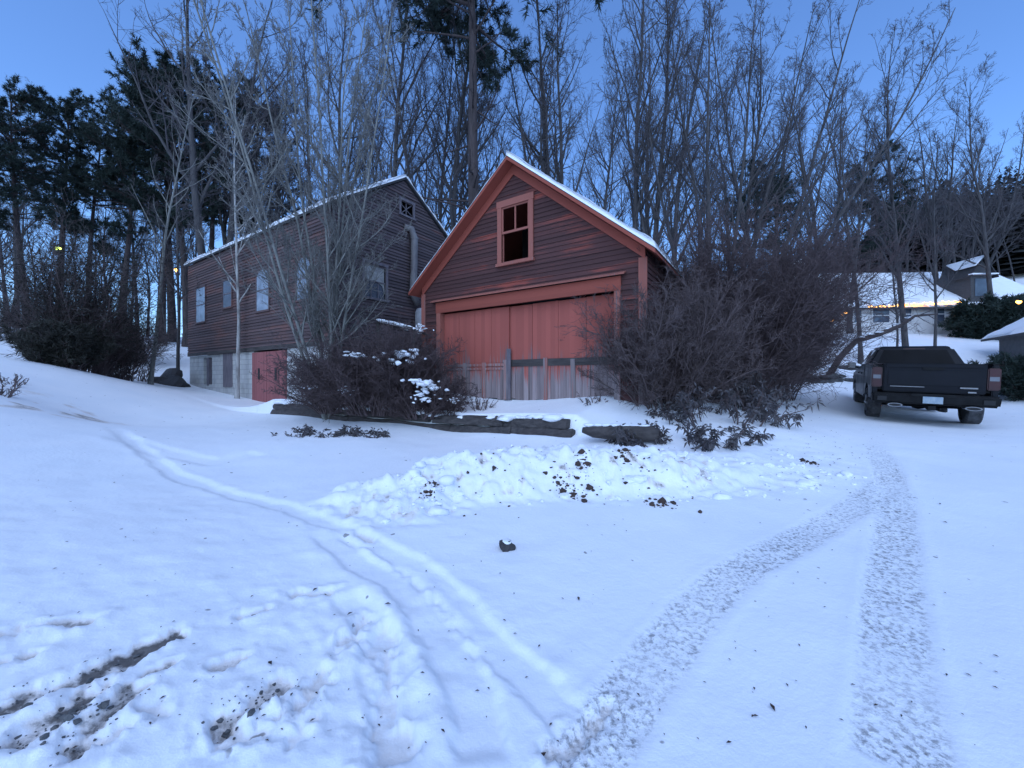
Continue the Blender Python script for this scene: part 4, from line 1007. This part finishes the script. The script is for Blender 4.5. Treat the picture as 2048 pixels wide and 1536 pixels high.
string('string_lights', [hw_(1726, 613, .36), hw_(1800, 608, .36), hw_(1860, 604, .36), hw_(1918, 602, .36)], 52, 'string of golden bulbs along the eave of the white house', .05)
string('string_lights', [px(1656, 645, 19), px(1675, 634, 19.5), px(1698, 622, 20.5)], 7, 'short rising string of golden bulbs left of the house', .05)
string('string_lights', [px(2034, 603, 16), px(2043, 605, 16)], 3, 'pair of golden bulbs above the shed roof at the right border', .055, .02)
g0 = gO(1626, 17.5)
tr = empty('lit_spruce', g0, 0, 'small dark spruce dotted with golden bulbs behind the brush', 'tree')
me1 = pine(81, 2.6, .05, .08, n1=40, reach=.30, per=10, ln=.10, wd=.014, dead=0, n2=5)
link('trunk', me1[0], MBARKD, tr); link('crown', me1[1], MNEED, tr)
for x, y in ((1620, 653), (1627, 653), (1618, 662), (1626, 645), (1623, 670)):
    p = px(x, y, 17.0)-g0; mb = MB(); mb.blob(p, .045, 1, .05, 1); mb.build('bulb', MBULB, tr, True)
# yard lamp among the pines
p = px(115, 497, 25.5)
yl = empty('yard_lamp', p, 0, 'yellow green lamp glowing high on a pine trunk in the woods', 'lamp')
mb = MB(); mb.blob((0, 0, 0), (.22, .12, .10), 3, .1); mb.build('lens', emis('sodium_lamp', (.75, 1.0, .16), 2.2), yl, True)
mb = MB(); mb.blob((0, 0, -.28), (.22, .16, .14), 4, .1); mb.tube([(0, 0, -.25), (.1, .8, .1), (.1, 1.3, .05)], .04, 6); mb.build('housing', MDARK, yl, True)
# shed at the right border
so = Vector((20.3, 14.2, 0)); so.z = gz(so.x, so.y)-.1
sd = empty('shed', so, -.55, 'grey shed with snowy roof cut by the right border', 'shed')
MSH = simple('grey_stucco', (.10, .098, .10), (.07, .068, .07), 5, bumps=.3)
mb = MB(); mb.box(0, 4, 0, 5, -.5, 2.3); mb.prism([(0, 0, 2.3), (4, 0, 2.3), (2, 0, 3.6)], (0, 5, 0)); mb.build('wall', MSH, sd)
mb = MB()
for s in (-1, 1):
    e_ = 2+s*2.45; mb.hexa([(2, -.4, 3.65), (e_, -.4, 2.06), (e_, 5.4, 2.06), (2, 5.4, 3.65)], [(2, -.4, 3.75), (e_, -.4, 2.16), (e_, 5.4, 2.16), (2, 5.4, 3.75)])
mb.build('roof', MROOF, sd)
q2 = math.hypot(1, .65)
snow_slope('roof_snow', sd, lambda a, b_, h: (2-b_/q2, -.4+a, 3.76-b_/q2*.65+h), 5.8, 2.45*q2, .14, 91, 40, 14, .1)

# ------------------------------------------------------------------ forest on the right hill
rng = np.random.default_rng(90); parts = []
for k in range(640):
    x = rng.uniform(1540, 2250); Y = rng.uniform(42, 92); X = (x-CX)/F*Y; z = gz(X, Y); h = rng.uniform(6, 12)*(.7 if x < 1750 else 1.1)
    n = 70; t_ = rng.uniform(.1, 1, n); a = rng.uniform(0, 6.28, n); rd = (1.05-t_)*h*.26*rng.uniform(.6, 1.2, n)
    tip = np.stack([X+np.cos(a)*rd, Y+np.sin(a)*rd, z+t_*h-rd*.25], -1); ax = np.stack([np.full(n, X), np.full(n, Y), z+t_*h+.2], -1)
    sd_ = np.stack([-np.sin(a), np.cos(a), np.zeros(n)], -1)*(rd*.5)[:, None]; dn_ = np.array([0, 0, -.5])
    V = np.stack([ax, tip*.6+ax*.4+sd_+dn_*.3, tip+dn_*.2, tip*.6+ax*.4-sd_+dn_*.3], 1).reshape(-1, 3); parts.append((V, np.arange(n*4).reshape(-1, 4)))
v, f = join(parts)
tag(link('hillside_forest', arrays('hillside_forest', v, [f]), simple('far_forest', (.012, .015, .016), (.024, .027, .028), .6)), 'dark wooded hillside rising behind the house', 'forest', kind='stuff')

# ------------------------------------------------------------------ pickup truck
tk = empty('pickup_truck', (10.11, 9.77, .457), -.697, 'dark navy pickup truck parked in the snow, seen from behind', 'truck')
tk.rotation_euler = (.027, .036, -.655)
m, t, b = material('dark_navy_paint'); b.inputs['Base Color'].default_value = col((.012, .014, .022)); b.inputs['Roughness'].default_value = .28
b.inputs['Specular IOR Level'].default_value = .16; b.inputs['Coat Weight'].default_value = .06; b.inputs['Coat Roughness'].default_value = .08
n_ = nnoise(t, 2.5, detail=6); t.links.new(ramp(t, n_, [(.35, (.004, .005, .009)), (.85, (.012, .013, .018))]), b.inputs['Base Color']); t.links.new(ramp(t, n_, [(.3, (.35,)*3), (.7, (.6,)*3)]), b.inputs['Roughness'])
MPT = m
MBLK = simple('black_plastic', (.006, .006, .007), (.012, .012, .013), 8, rough=.5)
MTYRE = simple('tyre_rubber', (.02, .02, .021), (.10, .10, .11), 9, rough=.85, bumps=.4)
MRIM = simple('wheel_rim', (.35, .35, .36), (.25, .25, .26), 5, rough=.3, metal=.8)
MTGL = simple('tinted_glass', (.004, .005, .007), (.008, .009, .012), 2, rough=.05)
MTGL.node_tree.nodes['Principled BSDF'].inputs['Specular IOR Level'].default_value = .06; MBLK.node_tree.nodes['Principled BSDF'].inputs['Specular IOR Level'].default_value = .15
MREDL = simple('red_lamp_lens', (.05, .004, .008), (.03, .003, .006), 6, rough=.35)
MCLR = simple('clear_lamp_lens', (.18, .19, .21), (.14, .14, .16), 6, rough=.15)
MCHR = simple('chrome', (.28, .28, .30), (.2, .2, .22), 5, rough=.3, metal=.9)
def arch_profile(y0, y1, zb, top, wc, wr):
    """side outline (y, z) with wheel arch"""
    pts = [(y0, zb)]
    k = 12
    a0 = math.asin(max(-1, min(1, (zb-.40)/wr)))
    for q in range(k+1):
        an = PI-a0-(PI-2*a0)*q/k; pts.append((wc+wr*math.cos(an), .40+wr*math.sin(an)))
    pts += [(y1, zb)]+top
    return pts
# bed
mb = MB()
for s in (-1, 1):
    pr = arch_profile(-1.16, .74, .56, [(.74, 1.40), (-1.14, 1.40)], 0, .50)
    mb.prism([(s*.985, y, z) for y, z in pr], (-s*.10, 0, 0))
mb.build('bed_side', MPT, tk, bevel=.018)
mb = MB(); mb.box(-.88, .88, -1.1, .72, .80, .86); mb.box(-.88, .88, .66, .72, .86, 1.36); mb.build('bed_floor', MBLK, tk)
mb = MB()
for s in (-1, 1): mb.box(s*.93-.05, s*.93+.05, -1.14, .74, 1.401, 1.425)
mb.build('bed_rail', MBLK, tk, bevel=.01)
tg = MB(); tg.hexa([(-.80, -1.20, .76), (.80, -1.20, .76), (.80, -1.10, .76), (-.80, -1.10, .76)], [(-.80, -1.22, 1.42), (.80, -1.22, 1.42), (.80, -1.10, 1.42), (-.80, -1.10, 1.42)])
tg = tg.build('tailgate', MPT, tk, bevel=.02)
mb = MB(); mb.box(-.76, .76, -1.245, -1.222, 1.33, 1.40); mb.build('spoiler', MPT, tg, bevel=.01)
mb = MB(); mb.box(-.72, .72, -1.226, -1.2095, .93, 1.26); mb.build('pressed_panel', MPT, tg, bevel=.006)
mb = MB(); mb.box(-.68, -.12, -1.235, -1.227, .885, .90); mb.build('nameplate', MCHR, tg)
mb = MB(); mb.box(.42, .68, -1.235, -1.222, .88, .91); mb.box(.54, .66, -1.23, -1.215, .79, .82); mb.build('badge', MCHR, tg)
mb = MB(); mb.box(-.16, .16, -1.25, -1.23, 1.28, 1.33); mb.build('latch', MBLK, tg)
# tail lamps
for s in (-1, 1):
    mb = MB(); xa, xb = sorted((s*.815, s*1.0)); mb.box(xa, xb, -1.19, -.98, .86, 1.33); lm = mb.build('tail_light', MREDL, tk, bevel=.02)
    mb = MB(); xa, xb = sorted((s*.84, s*.975)); mb.box(xa, xb, -1.20, -1.185, 1.06, 1.15); mb.build('reverse_lamp', MCLR, lm)
# bumper
mb = MB(); mb.hexa([(-.98, -1.34, .50), (.98, -1.34, .50), (.98, -1.1, .50), (-.98, -1.1, .50)], [(-1.0, -1.36, .74), (1.0, -1.36, .74), (1.0, -1.1, .74), (-1.0, -1.1, .74)])
bp = mb.build('bumper', MBLK, tk, bevel=.04, seg=3)
mb = MB(); mb.box(-.34, .34, -1.375, -1.355, .68, .745); mb.build('step_pad', MBLK, bp)
for s in (-1, 1):
    mb = MB(); xa, xb = sorted((s*.74, s*.90)); mb.box(xa, xb, -1.372, -1.352, .56, .66); mb.build('corner_step', MDARK, bp)
    mb = MB(); pts = [(s*.60+.13*math.cos(2*PI*q/10), -1.40, .47+.045*math.sin(2*PI*q/10)) for q in range(10)]; mb.prism(pts, (0, .25, 0)); ex = mb.build('exhaust_tip', MCHR, tk)
    mb = MB(); mb.prism([(p[0]*.0+s*.60+.105*math.cos(2*PI*q/10), -1.404, .47+.03*math.sin(2*PI*q/10)) for q, p in enumerate(pts)], (0, .003, 0)); mb.build('bore', MDARK, ex)
m, t, b = material('plate_blue_white'); s_ = sep(t); n2_ = nnoise(t, 14, (1, 1, .6)); t.links.new(ramp(t, n2_, [(.4, (.36, .42, .45)), (.62, (.24, .31, .38))]), b.inputs['Base Color']); b.inputs['Roughness'].default_value = .4
mb = MB(); mb.box(-.155, .155, -1.385, -1.37, .535, .685); mb.build('licence_plate', m, tk)
mb = MB(); mb.box(.12, .24, -1.32, -1.0, .36, .44); mb.box(-.06, .06, -1.34, -.9, .40, .48); mb.tube([(.18, -1.38, .42), (.18, -1.38, .36)], .03, 8); mb.build('tow_hitch', MBLK, tk)
mb = MB(); mb.box(-.55, -.45, -1.0, 4.2, .45, .58); mb.box(.45, .55, -1.0, 4.2, .45, .58); mb.tube([(-.75, 0, .40), (.75, 0, .40)], .05, 8); mb.tube([(0, 0, .24+.16), (0, .001, .24+.161)], .16, 8); mb.box(-.3, .3, 1.0, 2.4, .34, .56); mb.build('chassis', MBLK, tk)
# cab lower + hood
mb = MB()
for s in (-1, 1):
    pr = arch_profile(.78, 4.55, .50, [(4.6, .75), (4.55, 1.12), (3.2, 1.26), (2.9, 1.34), (.78, 1.38)], 3.75, .50)
    mb.prism([(s*.985, y, z) for y, z in pr], (-s*.14, 0, 0))
mb.build('cab_side', MPT, tk, bevel=.02)
mb = MB(); mb.hexa([(-.84, .78, .5), (.84, .78, .5), (.84, .86, .5), (-.84, .86, .5)], [(-.84, .78, 1.38), (.84, .78, 1.38), (.84, .86, 1.38), (-.84, .86, 1.38)]); mb.build('cab_back', MPT, tk)
mb = MB(); mb.hexa([(-.84, 2.95, 1.20), (.84, 2.95, 1.20), (.84, 4.55, 1.04), (-.84, 4.55, 1.04)], [(-.84, 2.95, 1.36), (.84, 2.95, 1.36), (.84, 4.50, 1.18), (-.84, 4.50, 1.18)]); mb.build('hood', MPT, tk, bevel=.03)
mb = MB(); mb.box(-.84, .84, 4.45, 4.62, .5, 1.1); mb.build('grille', MBLK, tk, bevel=.02)
# greenhouse
B0 = [(-.93, .80, 1.37), (.93, .80, 1.37), (.93, 3.15, 1.33), (-.93, 3.15, 1.33)]; B1 = [(-.71, 1.02, 1.86), (.71, 1.02, 1.86), (.71, 2.45, 1.88), (-.71, 2.45, 1.88)]
mb = MB(); mb.hexa(B0, B1); mb.build('cab', MPT, tk, bevel=.05, seg=3)
mb = MB(); mb.hexa([(-.68, 1.08, 1.862), (.68, 1.08, 1.862), (.68, 2.4, 1.882), (-.68, 2.4, 1.882)], [(-.62, 1.15, 1.90), (.62, 1.15, 1.90), (.62, 2.3, 1.915), (-.62, 2.3, 1.915)]); mb.build('roof_panel', MPT, tk, bevel=.015)
def pane(a, b_, c, d, name, u0, u1, v0, v1, m=MTGL, off=.006):
    a, b_, c, d = map(Vector, (a, b_, c, d))                      # a-b bottom, d-c top
    P_ = lambda u, v: (a.lerp(b_, u)).lerp(d.lerp(c, u), v)
    n_ = (b_-a).cross(d-a).normalized()*off
    mb = MB(); q = [P_(u0, v0)+n_, P_(u1, v0)+n_, P_(u1, v1)+n_, P_(u0, v1)+n_]; mb.prism([tuple(x-n_*2) for x in q], n_*2); return mb.build(name, m, tk)
rw = pane(B0[0], B0[1], B1[1], B1[0], 'rear_window', .10, .90, .14, .86)
mb = MB(); mb.hexa([(-.30, .90, 1.42), (-.10, .90, 1.42), (-.10, .93, 1.42), (-.30, .93, 1.42)], [(-.28, .96, 1.58), (-.12, .96, 1.58), (-.12, .99, 1.58), (-.28, .99, 1.58)]); mb.build('headrest', MBLK, rw)
pane(B0[3], B0[0], B1[0], B1[3], 'side_window', .12, .5, .12, .88); pane(B0[3], B0[0], B1[0], B1[3], 'side_window', .54, .92, .12, .88)
pane(B0[1], B0[2], B1[2], B1[1], 'side_window', .08, .46, .12, .88); pane(B0[1], B0[2], B1[2], B1[1], 'side_window', .50, .88, .12, .88)
pane(B0[2], B0[3], B1[3], B1[2], 'windscreen', .08, .92, .1, .9)
mb = MB(); mb.box(-.20, .20, 1.0, 1.03, 1.80, 1.84); mb.build('brake_light', MREDL, tk)
for s in (-1, 1):
    mb = MB(); mb.tube([(s*.95, 2.75, 1.30), (s*1.10, 2.72, 1.33)], .03, 6); xa, xb = sorted((s*1.05, s*1.25)); mb.box(xa, xb, 2.66, 2.80, 1.26, 1.46); mr_ = mb.build('mirror', MBLK, tk, bevel=.02)
    mb = MB(); mb.box(xa+.015, xb-.015, 2.652, 2.662, 1.28, 1.44); mb.build('mirror_glass', MCHR, mr_)
    for dy in (1.35, 2.25):
        xa, xb = sorted((s*.985, s*1.02)); mb = MB(); mb.box(xa, xb, dy, dy+.18, 1.13, 1.17); mb.build('door_handle', MPT, tk, bevel=.008)
    for yy in (0, 3.75):
        mb = MB(); w0, w1 = s*.72, s*.985
        prof = [(w0, .30), (w0, .37), (w0+s*.03, .405), (w1-s*.03, .405), (w1, .37), (w1, .26)]
        nseg = 28; k0 = len(mb.v)
        for q in range(nseg):
            an = 2*PI*q/nseg
            for xx, r_ in prof: mb.v.append((xx, yy+r_*math.cos(an), .40+r_*math.sin(an)))
        np_ = len(prof)
        for q in range(nseg):
            for r_ in range(np_): mb.f.append((q*np_+r_, q*np_+(r_+1) % np_, ((q+1) % nseg)*np_+(r_+1) % np_, ((q+1) % nseg)*np_+r_))
        wh = mb.build('wheel', MTYRE, tk)
        mb = MB(); mb.tube([(w1-s*.05, yy, .40), (w1-s*.02, yy, .40)], .255, 20)
        for q in range(6): an = q*PI/3; mb.tube([(w1-s*.005, yy, .40), (w1-s*.008, yy+.23*math.cos(an), .40+.23*math.sin(an))], .03, 6)
        mb.build('rim', MRIM, wh)
        mb = MB(); mb.tube([(w0+s*.02, yy, .40), (w0+s*.06, yy, .40)], .3, 16); mb.build('brake_disc', MDARK, wh)

# ------------------------------------------------------------------ clods, leaves and grit on the snow
def scatter(n, fn, size, seed, flat=.7):
    rng = np.random.default_rng(seed); mb = MB()
    XY = np.array([fn(rng) for _ in range(n)]); Z = macro(XY[:, 0], XY[:, 1])+detail(XY[:, 0], XY[:, 1])[0]
    for k in range(n):
        x, y = XY[k]; r = size*min(2.6, .4+.28*rng.pareto(1.6)); mb.blob((x, y, Z[k]+r*.15), (r*rng.uniform(.8, 1.4), r, r*flat), int(rng.integers(1e6)), .45, 2 if size > .02 else 1)
    return mb
def near_bank(rng):
    f = rng.uniform(0, 1)*5; k = min(int(f), 4); a, c = BANK[k], BANK[k+1]; f -= k
    return a[0]+(c[0]-a[0])*f+rng.normal()*.1, a[1]+(c[1]-a[1])*f+rng.uniform(-.95, .25)
tag(scatter(150, near_bank, .03, 1).build('snow_clods', MSNOW, None, True), 'lumps of ploughed snow on the bank', 'snow', kind='stuff')
def streak_spot(rng):
    pts = STREAK[rng.integers(0, 4)][0]; k = rng.integers(0, len(pts)-1); f = rng.uniform(); return pts[k][0]+(pts[k+1][0]-pts[k][0])*f+rng.normal()*.05, pts[k][1]+(pts[k+1][1]-pts[k][1])*f+rng.normal()*.05
tag(scatter(300, streak_spot, .006, 5, .8).build('gravel', MSTONE, None), 'dark gravel showing in the scraped streaks', 'gravel', kind='stuff')
tag(scatter(60, near_bank, .045, 6, .7).build('snow_chunks', MSNOW, None), 'broken crusts of snow on the ploughed bank', 'snow', kind='stuff')
def dirt_spot(rng):
    sp = [(860, 970, .09), (1165, 930, .13), (1140, 975, .12), (1130, 965, .2), (1250, 915, .09), (1160, 985, .25), (1320, 1010, .12), (1620, 925, .08), (1000, 960, .6), (1290, 930, .5), (858, 1000, .08)][rng.integers(0, 11)]
    g_ = ghit(sp[0], sp[1]); return g_[0]+rng.normal()*sp[2]*.6, g_[1]+rng.normal()*sp[2]*.6
tag(scatter(420, dirt_spot, .015, 2, .8).build('dirt_clods', MDEAD, None), 'brown clods of earth and leaves in the ploughed bank', 'dirt', kind='stuff')
rng = np.random.default_rng(12); mb = MB()
def flake(x, y, s):
    a = rng.uniform(0, 6.28); c, s_ = math.cos(a)*s, math.sin(a)*s; z = gz(x, y)+detail(np.array([x]), np.array([y]))[0][0]+.006
    mb.poly([(x-c, y-s_, z), (x+s_*.4, y-c*.4, z+s*.3), (x+c, y+s_, z+s*.15), (x-s_*.4, y+c*.4, z+s*.35)])
for x, y in ((1157, 1199), (228, 967), (630, 1175), (505, 1222), (650, 1180), (1545, 1420), (700, 1225), (1085, 1500), (540, 1330), (1610, 1000), (775, 1218), (1345, 1020), (1880, 1010), (1890, 1045)): g_ = ghit(x, y); flake(g_[0], g_[1], .022)
for k in range(240): x, y = rng.uniform(60, 2000), rng.uniform(900, 1500); g_ = ghit(x, y); flake(g_[0], g_[1], rng.uniform(.004, .013))
for k in range(160): g_ = ghit(rng.normal(1640, 70), rng.normal(905, 45)); flake(g_[0], g_[1], rng.uniform(.008, .022))
tag(mb.build('leaf_litter', MDEAD, None), 'dead leaves and bark specks scattered over the snow', 'leaves', kind='stuff')
